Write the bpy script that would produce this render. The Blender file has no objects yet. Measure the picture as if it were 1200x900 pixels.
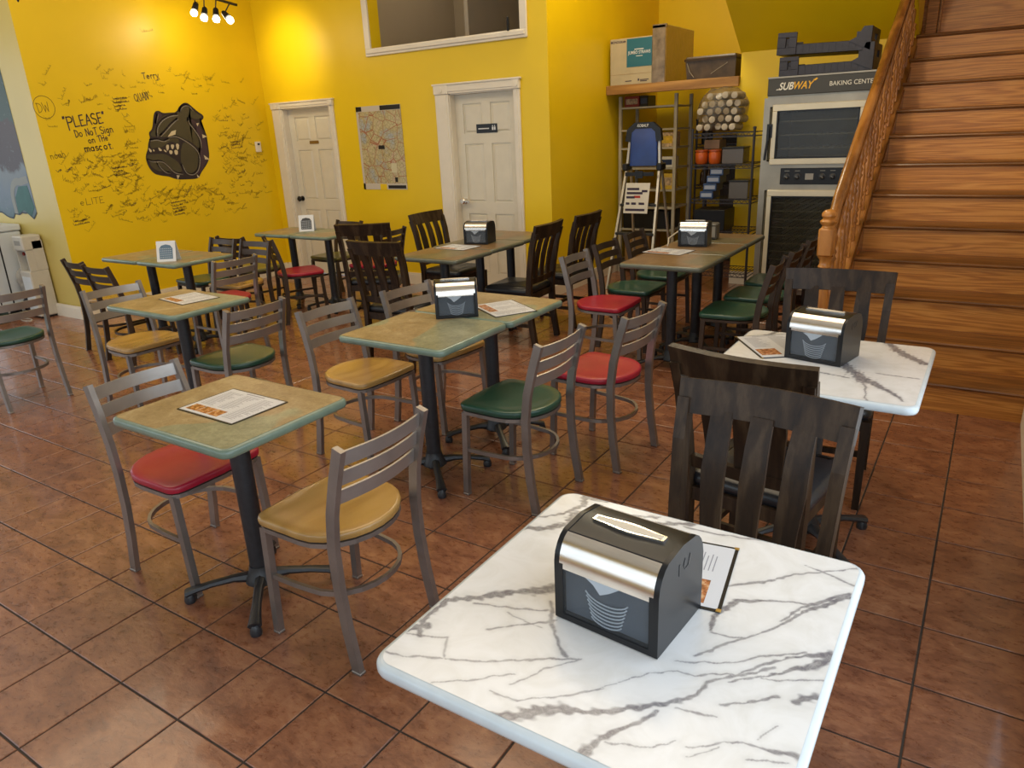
import bpy, bmesh, math, random
import numpy as np
from mathutils import Vector, Matrix
PI = math.pi
SC = bpy.context.scene
COL = SC.collection

# ------------------------------------------------------------------ camera
cam_d = bpy.data.cameras.new('camera')
cam_d.sensor_width = 36.0
cam_d.lens = 846.06 * 36.0 / 1200.0
cam_d.clip_start = 0.02
cam = bpy.data.objects.new('camera', cam_d)
COL.objects.link(cam)
R_ = Vector((0.83967, 0.54126, -0.04452)); U_ = Vector((-0.14449, 0.30167, 0.94240)); F_ = Vector((-0.52352, 0.78488, -0.33151))
CAM = Vector((3.3494, -1.1551, 1.6148))
m4 = Matrix(((R_.x, U_.x, -F_.x, CAM.x), (R_.y, U_.y, -F_.y, CAM.y), (R_.z, U_.z, -F_.z, CAM.z), (0, 0, 0, 1)))
cam.matrix_world = m4
SC.camera = cam

# ------------------------------------------------------------------ world, lights, exposure
SC.view_settings.view_transform = 'Standard'
SC.view_settings.look = 'None'
SC.view_settings.gamma = 1.0
SC.view_settings.use_curve_mapping = False
SC.view_settings.exposure = -0.28
w = bpy.data.worlds.new('world'); SC.world = w; w.use_nodes = True
bg = w.node_tree.nodes['Background']
bg.inputs[0].default_value = (0.75, 0.87, 1.0, 1); bg.inputs[1].default_value = 1.2


def area(name, loc, rot, sx, sy, power, col):
    l = bpy.data.lights.new(name, 'AREA'); l.shape = 'RECTANGLE'; l.size = sx; l.size_y = sy
    l.energy = power; l.color = col
    o = bpy.data.objects.new(name, l); COL.objects.link(o); o.location = loc; o.rotation_euler = rot
    return o


def point(name, loc, power, col, r=0.04, spot=None, aim=None, blend=0.6):
    l = bpy.data.lights.new(name, 'SPOT' if spot else 'POINT'); l.energy = power; l.color = col; l.shadow_soft_size = r
    o = bpy.data.objects.new(name, l); COL.objects.link(o); o.location = loc
    if spot:
        l.spot_size = spot; l.spot_blend = blend
        o.rotation_euler = (Vector(aim) - Vector(loc)).to_track_quat('-Z', 'Y').to_euler()
    return o


DAY = (0.80, 0.90, 1.0)
WARM = (1.0, 0.80, 0.55)
# daylight: glazed wall on the right beside the camera, the shop front behind it, and glazing on the left
area('daylight_right', (3.64, -0.75, 1.45), (0, PI / 2, 0), 2.0, 4.6, 60, DAY)
area('daylight_front', (0.9, -3.35, 1.75), (-PI / 2, 0, PI), 5.2, 2.2, 34, DAY)
area('daylight_front', (-4.6, -3.35, 1.75), (-PI / 2, 0, PI), 4.4, 2.2, 34, DAY)
area('daylight_left', (-7.25, -0.5, 1.75), (0, -PI / 2, 0), 2.2, 4.6, 50, DAY)
# added warm fill lights under the ceiling, no fixtures modelled
area('ceiling_fill_light', (-2.6, 0.8, 4.2), (0, 0, 0), 2.6, 2.6, 80, WARM)
area('ceiling_fill_light', (0.9, 2.0, 4.2), (0, 0, 0), 2.6, 2.6, 80, WARM)
area('stair_fill_light', (2.6, 2.4, 4.2), (0, 0, 0), 0.8, 0.8, 12, WARM)  # added fill from above for the stairs
area('ceiling_fill_light', (0.55, 5.0, 4.15), (0, 0, 0), 0.9, 0.9, 56, (1.0, 0.90, 0.68))  # added fill that brightens the alcove's left wall

point('stair_fill_spot', (2.0, 0.9, 4.0), 230, WARM, 0.12, math.radians(46), (3.0, 5.6, 2.2), 0.8)  # added spot that brightens the upper risers

# ------------------------------------------------------------------ helpers
_M = {}


class NT:
    def __init__(s, name):
        m = bpy.data.materials.new(name); m.use_nodes = True
        s.m = m; s.t = m.node_tree; s.n = s.t.nodes; s.b = s.n['Principled BSDF']

    def add(s, kind, **kw):
        n = s.n.new(kind)
        for k, v in kw.items():
            if k.startswith('i_'):
                n.inputs[k[2:].replace('_', ' ')].default_value = v
            else:
                setattr(n, k, v)
        return n

    def link(s, a, b):
        s.t.links.new(a, b)

    def ramp(s, fac, stops):
        r = s.add('ShaderNodeValToRGB'); e = r.color_ramp.elements
        while len(e) < len(stops): e.new(0.5)
        for k, (p, c) in enumerate(stops):
            e[k].position = p; e[k].color = (c[0], c[1], c[2], 1)
        s.link(fac, r.inputs[0])
        return r.outputs[0]

    def coords(s, scale=(1, 1, 1), world=False):
        if world:
            g = s.add('ShaderNodeNewGeometry'); src = g.outputs['Position']
        else:
            g = s.add('ShaderNodeTexCoord'); src = g.outputs['Object']
        mp = s.add('ShaderNodeMapping'); mp.inputs['Scale'].default_value = scale
        s.link(src, mp.inputs[0])
        return mp.outputs[0]

    def noise(s, vec, scale, detail=4, rough=0.55, dist=0.0):
        n = s.add('ShaderNodeTexNoise'); n.inputs['Scale'].default_value = scale; n.inputs['Detail'].default_value = detail
        n.inputs['Roughness'].default_value = rough; n.inputs['Distortion'].default_value = dist
        s.link(vec, n.inputs['Vector'])
        return n.outputs[0]

    def math(s, op, a, b=None):
        n = s.add('ShaderNodeMath', operation=op)
        for i, v in enumerate((a, b)):
            if v is None: continue
            if isinstance(v, (int, float)): n.inputs[i].default_value = v
            else: s.link(v, n.inputs[i])
        return n.outputs[0]

    def mix(s, fac, a, b):
        n = s.add('ShaderNodeMix', data_type='RGBA')
        for sock, v in ((n.inputs[0], fac), (n.inputs[6], a), (n.inputs[7], b)):
            if isinstance(v, (int, float)): sock.default_value = v
            elif isinstance(v, tuple): sock.default_value = (v[0], v[1], v[2], 1)
            else: s.link(v, sock)
        return n.outputs[2]

    def col(s, v): s.link(v, s.b.inputs['Base Color'])

    def bump(s, h, strength=0.2, dist=0.01):
        b = s.add('ShaderNodeBump'); b.inputs['Strength'].default_value = strength; b.inputs['Distance'].default_value = dist
        s.link(h, b.inputs['Height']); s.link(b.outputs[0], s.b.inputs['Normal'])


def mat(name, col, rough=0.5, metal=0.0, var=0.0, scale=6.0, spec=0.5, coat=0.0, bump=0.0, emit=0.0, alpha=1.0, world=False, stretch=(1, 1, 1)):
    if name in _M: return _M[name]
    t = NT(name); b = t.b
    b.inputs['Base Color'].default_value = (*col, 1); b.inputs['Roughness'].default_value = rough
    b.inputs['Metallic'].default_value = metal; b.inputs['Specular IOR Level'].default_value = spec
    b.inputs['Coat Weight'].default_value = coat
    if var > 0 or bump > 0:
        v = t.coords(stretch, world); n = t.noise(v, scale, 5)
        if var > 0:
            t.col(t.ramp(n, [(0.3, tuple(c * (1 - var) for c in col)), (0.7, tuple(min(1, c * (1 + var)) for c in col))]))
        if bump > 0: t.bump(n, bump)
    if emit > 0:
        b.inputs['Emission Color'].default_value = (*col, 1); b.inputs['Emission Strength'].default_value = emit
    if alpha < 1: b.inputs['Alpha'].default_value = alpha
    _M[name] = t.m
    return t.m


def wood(name, dark, mid, light, stretch, rough=0.35, rings=38.0, world=False, coat=0.2, fine=90, ringamt=0.55):
    if name in _M: return _M[name]
    t = NT(name)
    v = t.coords(stretch, world)
    n = t.noise(v, 1.3, 2, 0.45, 0.3)
    s = t.math('SINE', t.math('MULTIPLY', n, rings))
    s = t.math('MULTIPLY_ADD', s, 0.5)
    s.node.inputs[2].default_value = 0.5
    f = t.noise(v, fine, 5, 0.7)
    big = t.noise(v, 0.6, 2)
    h = t.math('ADD', t.math('MULTIPLY', s, ringamt), t.math('MULTIPLY', f, 1 - ringamt))
    h = t.math('ADD', h, t.math('MULTIPLY', t.math('SUBTRACT', big, 0.5), 0.5))
    t.col(t.ramp(h, [(0.15, dark), (0.5, mid), (0.85, light)]))
    t.b.inputs['Roughness'].default_value = rough; t.b.inputs['Coat Weight'].default_value = coat
    t.b.inputs['Coat Roughness'].default_value = 0.2
    t.bump(f, 0.08)
    _M[name] = t.m
    return t.m


def glass(name, col, alpha=0.3, rough=0.05):
    """thin pane: mostly see-through, tinted, with a glossy surface"""
    if name in _M: return _M[name]
    t = NT(name)
    tr = t.add('ShaderNodeBsdfTransparent'); tr.inputs[0].default_value = (*col, 1)
    gl = t.add('ShaderNodeBsdfGlossy'); gl.inputs['Roughness'].default_value = rough
    lw = t.add('ShaderNodeLayerWeight'); lw.inputs[0].default_value = 0.5
    frv = t.math('MULTIPLY_ADD', t.math('POWER', lw.outputs['Facing'], 4.0), 0.6); frv.node.inputs[2].default_value = 0.02
    di = t.b; di.inputs['Base Color'].default_value = (*[c * 0.3 for c in col], 1); di.inputs['Roughness'].default_value = 0.2
    m1 = t.add('ShaderNodeMixShader'); m1.inputs[0].default_value = alpha
    t.link(tr.outputs[0], m1.inputs[1]); t.link(di.outputs[0], m1.inputs[2])
    m2 = t.add('ShaderNodeMixShader'); t.link(frv, m2.inputs[0]); t.link(m1.outputs[0], m2.inputs[1]); t.link(gl.outputs[0], m2.inputs[2])
    t.link(m2.outputs[0], t.n['Material Output'].inputs[0])
    _M[name] = t.m
    return t.m


def BM(): return bmesh.new()


def obj(name, bm, m, parent=None, smooth=False, kind=None, loc=None, angle=None):
    me = bpy.data.meshes.new(name)
    bmesh.ops.recalc_face_normals(bm, faces=bm.faces[:])
    bm.to_mesh(me); bm.free()
    o = bpy.data.objects.new(name, me); COL.objects.link(o)
    if isinstance(m, (list, tuple)):
        for k in m: me.materials.append(k)
    else:
        me.materials.append(m)
    if smooth:
        me.shade_smooth()
        try: me.set_sharp_from_angle(angle=math.radians(angle or 38))
        except Exception: pass
    if parent is not None: o.parent = parent
    if kind: o['kind'] = kind
    if loc: o.location = loc
    return o


def tag(o, label, cat, group=None):
    o['label'] = label; o['category'] = cat
    if group: o['group'] = group
    return o


def thing(name, label, cat, loc=(0, 0, 0), rz=0, group=None):
    o = bpy.data.objects.new(name, None); COL.objects.link(o)
    o.empty_display_size = 0.1
    o.location = loc; o.rotation_euler = (0, 0, rz)
    return tag(o, label, cat, group)


def shell(name, loc=(0, 0, 0)):
    o = bpy.data.objects.new(name, None); COL.objects.link(o); o.location = loc; o['kind'] = 'structure'
    return o


def dup(root, loc=None, rz=None, label=None, group=None):
    def cp(o, par):
        c = o.copy(); COL.objects.link(c)
        if par is not None:
            c.parent = par
        for ch in KIDS.get(o.name, [k for k in o.children]):
            cp(ch, c)
        return c
    r = cp(root, None)
    if loc is not None: r.location = loc
    if rz is not None: r.rotation_euler = (0, 0, rz)
    if label: r['label'] = label
    if group: r['group'] = group
    return r


KIDS = {}


def box(bm, x0, x1, y0, y1, z0, z1, bev=0.0, rot=None, mi=0, seg=1):
    c = Vector(((x0 + x1) / 2, (y0 + y1) / 2, (z0 + z1) / 2))
    r = bmesh.ops.create_cube(bm, size=1.0)
    vs = r['verts']
    for v in vs:
        v.co = Vector((v.co.x * (x1 - x0), v.co.y * (y1 - y0), v.co.z * (z1 - z0)))
    fs = list({f for v in vs for f in v.link_faces})
    if bev > 0:
        es = list({e for v in vs for e in v.link_edges})
        rr = bmesh.ops.bevel(bm, geom=es, offset=bev, segments=seg, affect='EDGES', profile=0.5)
        vs = list({v for f in rr['faces'] for v in f.verts} | {v for v in vs if v.is_valid})
        fs = list({f for v in vs for f in v.link_faces})
    for v in vs:
        v.co = (rot @ v.co if rot is not None else v.co) + c
    for f in fs: f.material_index = mi
    return vs


def sweep(bm, pts, w, d, ref=(1, 0, 0), caps=True, ws=None, ds=None, n=4, closed=False, mi=0):
    """rectangular (n=4) or elliptic section swept along pts; w along ref, d across it"""
    ref = Vector(ref); P = [Vector(p) for p in pts]; rings = []
    N = len(P)
    for i, p in enumerate(P):
        if closed: t = P[(i + 1) % N] - P[i - 1]
        else: t = P[min(i + 1, N - 1)] - P[max(i - 1, 0)]
        t.normalize()
        nn = t.cross(ref); nn.normalize(); a = nn.cross(t); a.normalize()
        ww = (ws[i] if ws else w) / 2; dd = (ds[i] if ds else d) / 2
        if n == 4: sec = [(-ww, -dd), (ww, -dd), (ww, dd), (-ww, dd)]
        else: sec = [(ww * math.cos(2 * PI * k / n), dd * math.sin(2 * PI * k / n)) for k in range(n)]
        rings.append([bm.verts.new(p + a * x + nn * y) for x, y in sec])
    m = len(rings[0])
    for i in range(N if closed else N - 1):
        A = rings[i]; B = rings[(i + 1) % N]
        for k in range(m):
            f = bm.faces.new((A[k], A[(k + 1) % m], B[(k + 1) % m], B[k])); f.material_index = mi
    if caps and not closed:
        bm.faces.new(rings[0][::-1]).material_index = mi; bm.faces.new(rings[-1]).material_index = mi


def lathe(bm, prof, n=16, c=(0, 0, 0), axis='z', mi=0):
    rings = []
    for r, z in prof:
        ring = []
        for k in range(n):
            a = 2 * PI * k / n; x, y = r * math.cos(a), r * math.sin(a)
            p = (x, y, z) if axis == 'z' else ((x, z, y) if axis == 'y' else (z, x, y))
            ring.append(bm.verts.new(Vector(p) + Vector(c)))
        rings.append(ring)
    for A, B in zip(rings, rings[1:]):
        for k in range(n):
            bm.faces.new((A[k], A[(k + 1) % n], B[(k + 1) % n], B[k])).material_index = mi
    bm.faces.new(rings[0][::-1]).material_index = mi; bm.faces.new(rings[-1]).material_index = mi


def slab(bm, outline, levels, mi=0, cap=True):
    """outline: closed list of (x,y); levels: list of (z, inset) — inset towards the centroid along vertex normals"""
    N = len(outline); P = [Vector((x, y)) for x, y in outline]
    nr = []
    for i in range(N):
        t = P[(i + 1) % N] - P[i - 1]; n = Vector((-t.y, t.x)); n.normalize(); nr.append(n)
    area2 = sum(P[i].x * P[(i + 1) % N].y - P[(i + 1) % N].x * P[i].y for i in range(N))
    sgn = 1 if area2 > 0 else -1
    rings = [[bm.verts.new((P[i].x + nr[i].x * ins * sgn, P[i].y + nr[i].y * ins * sgn, z)) for i in range(N)] for z, ins in levels]
    for A, B in zip(rings, rings[1:]):
        for k in range(N):
            bm.faces.new((A[k], A[(k + 1) % N], B[(k + 1) % N], B[k])).material_index = mi
    if cap:
        bm.faces.new(rings[0][::-1]).material_index = mi; bm.faces.new(rings[-1]).material_index = mi
    return rings


def rrect(hx, hy, r, n=5):
    out = []
    for cx, cy, a0 in ((hx - r, hy - r, 0), (-hx + r, hy - r, 90), (-hx + r, -hy + r, 180), (hx - r, -hy + r, 270)):
        for k in range(n + 1):
            a = math.radians(a0 + 90 * k / n); out.append((cx + r * math.cos(a), cy + r * math.sin(a)))
    return out


def prism(bm, poly, a0, a1, plane='yz', mi=0):
    """extrude a 2-D polygon along the remaining axis"""
    def P(u, v, a):
        return {'yz': (a, u, v), 'xz': (u, a, v), 'xy': (u, v, a)}[plane]
    A = [bm.verts.new(P(u, v, a0)) for u, v in poly]; B = [bm.verts.new(P(u, v, a1)) for u, v in poly]
    n = len(poly)
    for k in range(n):
        bm.faces.new((A[k], A[(k + 1) % n], B[(k + 1) % n], B[k])).material_index = mi
    bm.faces.new(A[::-1]).material_index = mi; bm.faces.new(B).material_index = mi


def text(name, s, width, height, m, parent, x, y, z, ext=0.001, shear=0.0, off=0.0):
    """lettering facing -y, left edge x, baseline z, fitted to width and cap height; real mesh"""
    c = bpy.data.curves.new(name, 'FONT'); c.body = s; c.size = 1.0; c.shear = shear; c.offset = off; c.extrude = 0
    o = bpy.data.objects.new(name, c); COL.objects.link(o)
    bpy.context.view_layer.update()
    me = bpy.data.meshes.new_from_object(o.evaluated_get(bpy.context.evaluated_depsgraph_get()))
    bpy.data.objects.remove(o); bpy.data.curves.remove(c)
    xs = [v.co.x for v in me.vertices]; ys = [v.co.y for v in me.vertices]
    x0, x1, y1 = min(xs), max(xs), max(ys)
    for v in me.vertices: v.co = Vector(((v.co.x - x0) / (x1 - x0) * width, 0, v.co.y / y1 * height))
    me.name = name; me.materials.clear(); me.materials.append(m)
    o = bpy.data.objects.new(name, me); COL.objects.link(o); o.parent = parent; o.location = (x, y, z)
    return o


def wall_holes(bm, plane, a, u0, u1, v0, v1, holes, th):
    """wall slab on plane ('x' or 'y' = const a, thickness th away), with rectangular holes (u0,u1,v0,v1)"""
    us = sorted({u0, u1, *[h[0] for h in holes], *[h[1] for h in holes]}); vs = sorted({v0, v1, *[h[2] for h in holes], *[h[3] for h in holes]})
    for i in range(len(us) - 1):
        for j in range(len(vs) - 1):
            cu = (us[i] + us[i + 1]) / 2; cv = (vs[j] + vs[j + 1]) / 2
            if any(h[0] < cu < h[1] and h[2] < cv < h[3] for h in holes): continue
            if plane == 'y': box(bm, us[i], us[i + 1], min(a, a + th), max(a, a + th), vs[j], vs[j + 1])
            else: box(bm, min(a, a + th), max(a, a + th), us[i], us[i + 1], vs[j], vs[j + 1])


# ------------------------------------------------------------------ materials
def m_tile():
    t = NT('glazed_terracotta')
    v = t.coords((1, 1, 1), True)
    oi = t.add('ShaderNodeObjectInfo')
    vv = t.add('ShaderNodeVectorMath', operation='ADD'); t.link(v, vv.inputs[0])
    cb = t.add('ShaderNodeCombineXYZ'); t.link(t.math('MULTIPLY', oi.outputs['Random'], 37.0), cb.inputs[2]); t.link(cb.outputs[0], vv.inputs[1])
    v = vv.outputs[0]
    mp = t.add('ShaderNodeMapping'); mp.inputs['Scale'].default_value = (1.0, 1.7, 1.0); mp.inputs['Rotation'].default_value = (0, 0, 0.5); t.link(v, mp.inputs[0]); v = mp.outputs[0]
    n1 = t.noise(v, 7, 8, 0.68, 0.6); n2 = t.noise(v, 30, 6, 0.7, 0.4); n3 = t.noise(v, 80, 3, 0.6)
    h = t.math('ADD', t.math('MULTIPLY', n1, 0.62), t.math('MULTIPLY', n2, 0.38))
    c = t.ramp(h, [(0.30, (0.085, 0.030, 0.017)), (0.44, (0.185, 0.070, 0.036)), (0.54, (0.27, 0.112, 0.056)), (0.68, (0.38, 0.185, 0.095))])
    tint = t.ramp(oi.outputs['Random'], [(0, (0.93, 0.91, 0.91)), (1, (1.05, 1.03, 1.0))])
    mm = t.add('ShaderNodeMix', data_type='RGBA', blend_type='MULTIPLY'); mm.inputs[0].default_value = 1.0
    t.link(c, mm.inputs[6]); t.link(tint, mm.inputs[7]); t.col(mm.outputs[2])
    t.link(t.ramp(n2, [(0.3, (0.22,) * 3), (0.7, (0.42,) * 3)]), t.b.inputs['Roughness'])
    hh = t.math('ADD', n1, t.math('MULTIPLY', n2, 0.5))
    t.bump(hh, 0.22, 0.01)
    t.b.inputs['Coat Weight'].default_value = 0.5; t.b.inputs['Coat Roughness'].default_value = 0.09
    return t.m


def m_paint(name, c, v=0.04, rough=0.42):
    t = NT(name); co = t.coords((1, 1, 1), True)
    n = t.noise(co, 1.3, 3); f = t.noise(co, 160, 2)
    t.col(t.ramp(n, [(0.3, tuple(x * (1 - v) for x in c)), (0.7, tuple(min(1, x * (1 + v)) for x in c))]))
    t.b.inputs['Roughness'].default_value = rough; t.bump(f, 0.06, 0.003)
    return t.m


def m_laminate(name='mottled_laminate', k=(1, 1, 1)):
    t = NT(name)
    v = t.coords((1, 1, 1), True)
    n1 = t.noise(v, 5.5, 6, 0.65, 0.9); n2 = t.noise(v, 55, 5, 0.75, 0.8); n3 = t.noise(v, 2.4, 1, 0.4, 0.2)
    h = t.math('ADD', t.math('MULTIPLY', n1, 0.55), t.math('MULTIPLY', n2, 0.45))
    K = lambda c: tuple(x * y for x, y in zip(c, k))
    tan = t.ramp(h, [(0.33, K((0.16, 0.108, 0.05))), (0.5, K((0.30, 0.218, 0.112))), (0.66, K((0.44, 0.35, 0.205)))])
    sage = t.ramp(h, [(0.33, K((0.11, 0.12, 0.075))), (0.5, K((0.22, 0.225, 0.14))), (0.66, K((0.35, 0.35, 0.23)))])
    f = t.ramp(n3, [(0.535, (0, 0, 0)), (0.55, (1, 1, 1))])
    t.col(t.mix(f, tan, sage)); t.b.inputs['Roughness'].default_value = 0.36
    return t.m


def m_marble():
    t = NT('veined_marble_laminate')
    at = t.add('ShaderNodeAttribute', attribute_name='vein'); co = t.coords((1, 1, 1), True)
    n = t.noise(co, 60, 5, 0.7, 1.0); n2 = t.noise(co, 9, 4, 0.6, 1.5)
    fac = t.math('MULTIPLY', at.outputs['Fac'], t.math('MULTIPLY_ADD', n, 0.9)); fac.node.inputs[1].default_value = 1
    k = t.add('ShaderNodeMapRange'); k.inputs['From Min'].default_value = 0.25; k.inputs['From Max'].default_value = 0.75; k.inputs['To Min'].default_value = 0.45; k.inputs['To Max'].default_value = 1.15
    t.link(n, k.inputs[0])
    fac = t.math('MULTIPLY', at.outputs['Fac'], k.outputs[0])
    base = t.ramp(n2, [(0.35, (0.68, 0.672, 0.65)), (0.6, (0.745, 0.742, 0.735))])
    veinc = t.ramp(n, [(0.3, (0.045, 0.043, 0.055)), (0.7, (0.17, 0.16, 0.185))])
    t.col(t.mix(fac, base, veinc))
    t.b.inputs['Roughness'].default_value = 0.24; t.b.inputs['Coat Weight'].default_value = 0.3; t.b.inputs['Coat Roughness'].default_value = 0.1
    return t.m


YEL = (0.80, 0.555, 0.004)
TILE = m_tile()
GROUT = mat('dark_grout', (0.035, 0.026, 0.020), 0.8, var=0.3, scale=30, world=True)
YELLOW = m_paint('yellow_wall_paint', YEL)
OLIVE = m_paint('shaded_yellow_wall_paint', (0.62, 0.48, 0.13))  # wall yellow dulled; the weaker light on the mural side is in the colour
GREYW = m_paint('grey_beige_wall_paint', (0.42, 0.37, 0.29))
CEIL = m_paint('ceiling_paint', (0.75, 0.72, 0.62), 0.03, 0.7)
DOORW = mat('cream_door_paint', (0.70, 0.65, 0.52), 0.4, var=0.04)
TRIMW = mat('white_trim_paint', (0.76, 0.70, 0.58), 0.4, var=0.04)
LAM = m_laminate()
LAMB = m_laminate('brown_laminate', (0.62, 0.52, 0.45))  # darker, browner tint of the mottled laminate
MARB = m_marble()
MEDGE = mat('marble_table_edge', (0.54, 0.59, 0.61), 0.25, var=0.05, scale=20)
SAGE = mat('sage_green_edge_band', (0.155, 0.215, 0.165), 0.3, var=0.14, scale=14, coat=0.2, world=True)
SAGEB = mat('brown_edge_band', (0.105, 0.115, 0.085), 0.35, var=0.14, scale=14, coat=0.1, world=True)  # darker, browner tone of the sage band
DARK_FRAME = mat('dark_brown_frame', (0.060, 0.040, 0.028), 0.42, metal=0.35, var=0.2, scale=9)  # darker and browner than the steel of the near chairs
SLATM = mat('brushed_steel_slat', (0.40, 0.375, 0.35), 0.36, metal=0.75, var=0.10, scale=9)
IRON = mat('black_cast_iron', (0.018, 0.019, 0.022), 0.38, var=0.3, scale=40, bump=0.05)
STEEL = mat('brushed_bronze_steel', (0.29, 0.262, 0.24), 0.42, metal=0.8, var=0.14, scale=9, bump=0.03)
CHROME = mat('brushed_chrome', (0.80, 0.76, 0.70), 0.22, metal=1.0, var=0.08, scale=12, stretch=(1, 8, 8))
RED = mat('red_seat', (0.34, 0.010, 0.030), 0.36, var=0.12, scale=5, coat=0.05)
GREEN = mat('green_seat', (0.014, 0.060, 0.038), 0.34, var=0.2, scale=5, coat=0.2)
TAN = wood('tan_veneer_seat', (0.30, 0.165, 0.045), (0.38, 0.215, 0.06), (0.46, 0.27, 0.085), (2, 9, 2), 0.25, 14, coat=0.3, ringamt=0.35)
OLIVES = mat('olive_seat', (0.16, 0.15, 0.045), 0.34, var=0.2, scale=5, coat=0.2)
DWOOD = wood('dark_walnut', (0.013, 0.007, 0.004), (0.029, 0.016, 0.008), (0.056, 0.034, 0.018), (20, 20, 1.6), 0.40, 12, coat=0.0, fine=6, ringamt=0.4)
BVIN = mat('black_vinyl', (0.012, 0.013, 0.016), 0.3, bump=0.05, scale=80, var=0.1)
BLK = mat('black_plastic', (0.011, 0.0115, 0.013), 0.28, var=0.1, spec=0.3)
DWOOD.node_tree.nodes['Principled BSDF'].inputs['Specular IOR Level'].default_value = 0.28
DARKGL = mat('smoked_plastic', (0.055, 0.063, 0.075), 0.15, var=0.15, scale=9)
OAKX = wood('golden_oak', (0.36, 0.130, 0.022), (0.58, 0.238, 0.042), (0.72, 0.345, 0.078), (0.55, 9, 13), 0.4, 60, world=True, fine=20, coat=0.1, ringamt=0.42)
OAKT = wood('shaded_oak_tread', (0.09, 0.034, 0.010), (0.20, 0.080, 0.020), (0.30, 0.125, 0.032), (0.55, 9, 9), 0.3, 40, world=True, fine=20, coat=0.15, ringamt=0.4)  # oak darkened, so the shade on the treads sits in the colour
OAKY = wood('golden_oak_rail', (0.17, 0.06, 0.012), (0.34, 0.135, 0.03), (0.45, 0.20, 0.055), (9, 1.2, 4), 0.26, 12, world=True, fine=14, coat=0.4)
OAKZ = wood('golden_oak_turned', (0.24, 0.085, 0.014), (0.46, 0.18, 0.032), (0.58, 0.25, 0.055), (10, 10, 1.5), 0.28, 12, world=True, fine=14, coat=0.4)
PINE = wood('pine_board', (0.26, 0.12, 0.03), (0.42, 0.21, 0.055), (0.52, 0.29, 0.09), (1, 9, 9), 0.55, 10, world=True, fine=14, coat=0)
PAPER = mat('white_paper', (0.70, 0.71, 0.72), 0.35)
INK = mat('dark_ink', (0.035, 0.022, 0.05), 0.6)
INKL = mat('faded_ink', (0.36, 0.235, 0.008), 0.6)
INKM = mat('brown_ink', (0.20, 0.125, 0.015), 0.6)

# ------------------------------------------------------------------ floor
T = 0.305
XL, XR, YF, YB, ZC = -7.3, 3.66, -3.4, 7.72, 4.3
bm = BM(); box(bm, XL, XR + 0.6, YF, YB, -0.12, -0.004)
floor = obj('floor', bm, GROUT, kind='structure')


def tile_bm(bm, cx=0.0, cy=0.0, cut=None):
    g = 0.0032; b = 0.0022
    x0, x1, y0, y1 = cx + g, cx + T - g, cy + g, cy + T - g
    if cut is not None: y1 = min(y1, cut)
    lo = [bm.verts.new(p) for p in ((x0, y0, -0.008), (x1, y0, -0.008), (x1, y1, -0.008), (x0, y1, -0.008))]
    mi = [bm.verts.new(p) for p in ((x0, y0, -0.0018), (x1, y0, -0.0018), (x1, y1, -0.0018), (x0, y1, -0.0018))]
    hi = [bm.verts.new(p) for p in ((x0 + b, y0 + b, 0), (x1 - b, y0 + b, 0), (x1 - b, y1 - b, 0), (x0 + b, y1 - b, 0))]
    for A, B in ((lo, mi), (mi, hi)):
        for k in range(4): bm.faces.new((A[k], A[(k + 1) % 4], B[(k + 1) % 4], B[k]))
    bm.faces.new(hi)


def inview(x, y, z=0.0, mg=60):
    d = Vector((x, y, z)) - CAM; zc = d.dot(F_)
    if zc < 0.05: return None
    px = 600 + 846 * d.dot(R_) / zc; py = 450 - 846 * d.dot(U_) / zc
    if -mg < px < 1200 + mg and -mg < py < 900 + mg: return zc
    return None


tiles = []; rest = []
for i in range(-24, 12):
    for j in range(-12, 25):
        x, y = i * T, j * T
        if y + T > YB or x + T > XR + 0.02 or x < XL: continue
        if y > 3.2 and x > 2.5: continue
        cx, cy = x + T / 2, y + T / 2
        if x < -4.3 and y > 2.4: continue
        zc = inview(cx, cy)
        if zc: tiles.append((1.6 / zc ** 3, x, y))
        elif (cx - CAM.x) ** 2 + (cy - CAM.y) ** 2 < 60: rest.append((x, y))
tiles.sort(reverse=True)
bm = BM(); tile_bm(bm)
t0 = obj('tile', bm, TILE, floor); t0.location = (tiles[0][1], tiles[0][2], 0)
for _, x, y in tiles[1:300]:
    c = t0.copy(); COL.objects.link(c); c.parent = floor; c.location = (x, y, 0)
rest += [(x, y) for _, x, y in tiles[300:]]
bm = BM()
for x, y in rest: tile_bm(bm, x, y)
obj('far_tiles', bm, TILE, floor, kind='stuff')

# ------------------------------------------------------------------ walls
XW = -4.22; YC = 2.46; YBK = 5.10; XA = -0.26
bm = BM(); box(bm, XW - 0.15, XW, YC, YBK + 0.15, 0, ZC)
wall_left = obj('wall_left', bm, YELLOW, kind='structure')
bm = BM(); box(bm, XL, XW - 0.15, YC, YC + 0.15, 0, ZC); box(bm, XW - 0.15, XW - 0.001, YC - 0.001, YC, 0, ZC)
wall_far_left = obj('wall_mural', bm, OLIVE, kind='structure')
D1 = (-3.93, -3.13, 0.0, 1.97); D2 = (-1.42, -0.64, 0.0, 1.985); W1 = (-2.40, -0.54, 2.49, 3.5)
bm = BM(); wall_holes(bm, 'y', YBK, XW, XA, 0, ZC, [D1, D2, W1], 0.15)
wall_back = obj('wall_back', bm, YELLOW, kind='structure')
bm = BM(); box(bm, XA - 0.15, XA, YBK + 0.15, YB, 0, ZC)
obj('wall_alcove_left', bm, YELLOW, kind='structure')
bm = BM(); box(bm, XA - 0.15, 3.7, YB, YB + 0.15, 0, ZC)
obj('wall_alcove_back', bm, YELLOW, kind='structure')
YS = 6.35; XS = 1.14
bm = BM(); box(bm, XS, XS + 0.14, YS, YB, 0, 3.0); box(bm, XS + 0.14, 2.60, YS, YS + 0.14, 0, 2.23)
obj('wall_alcove_front', bm, YELLOW, kind='structure')
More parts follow.
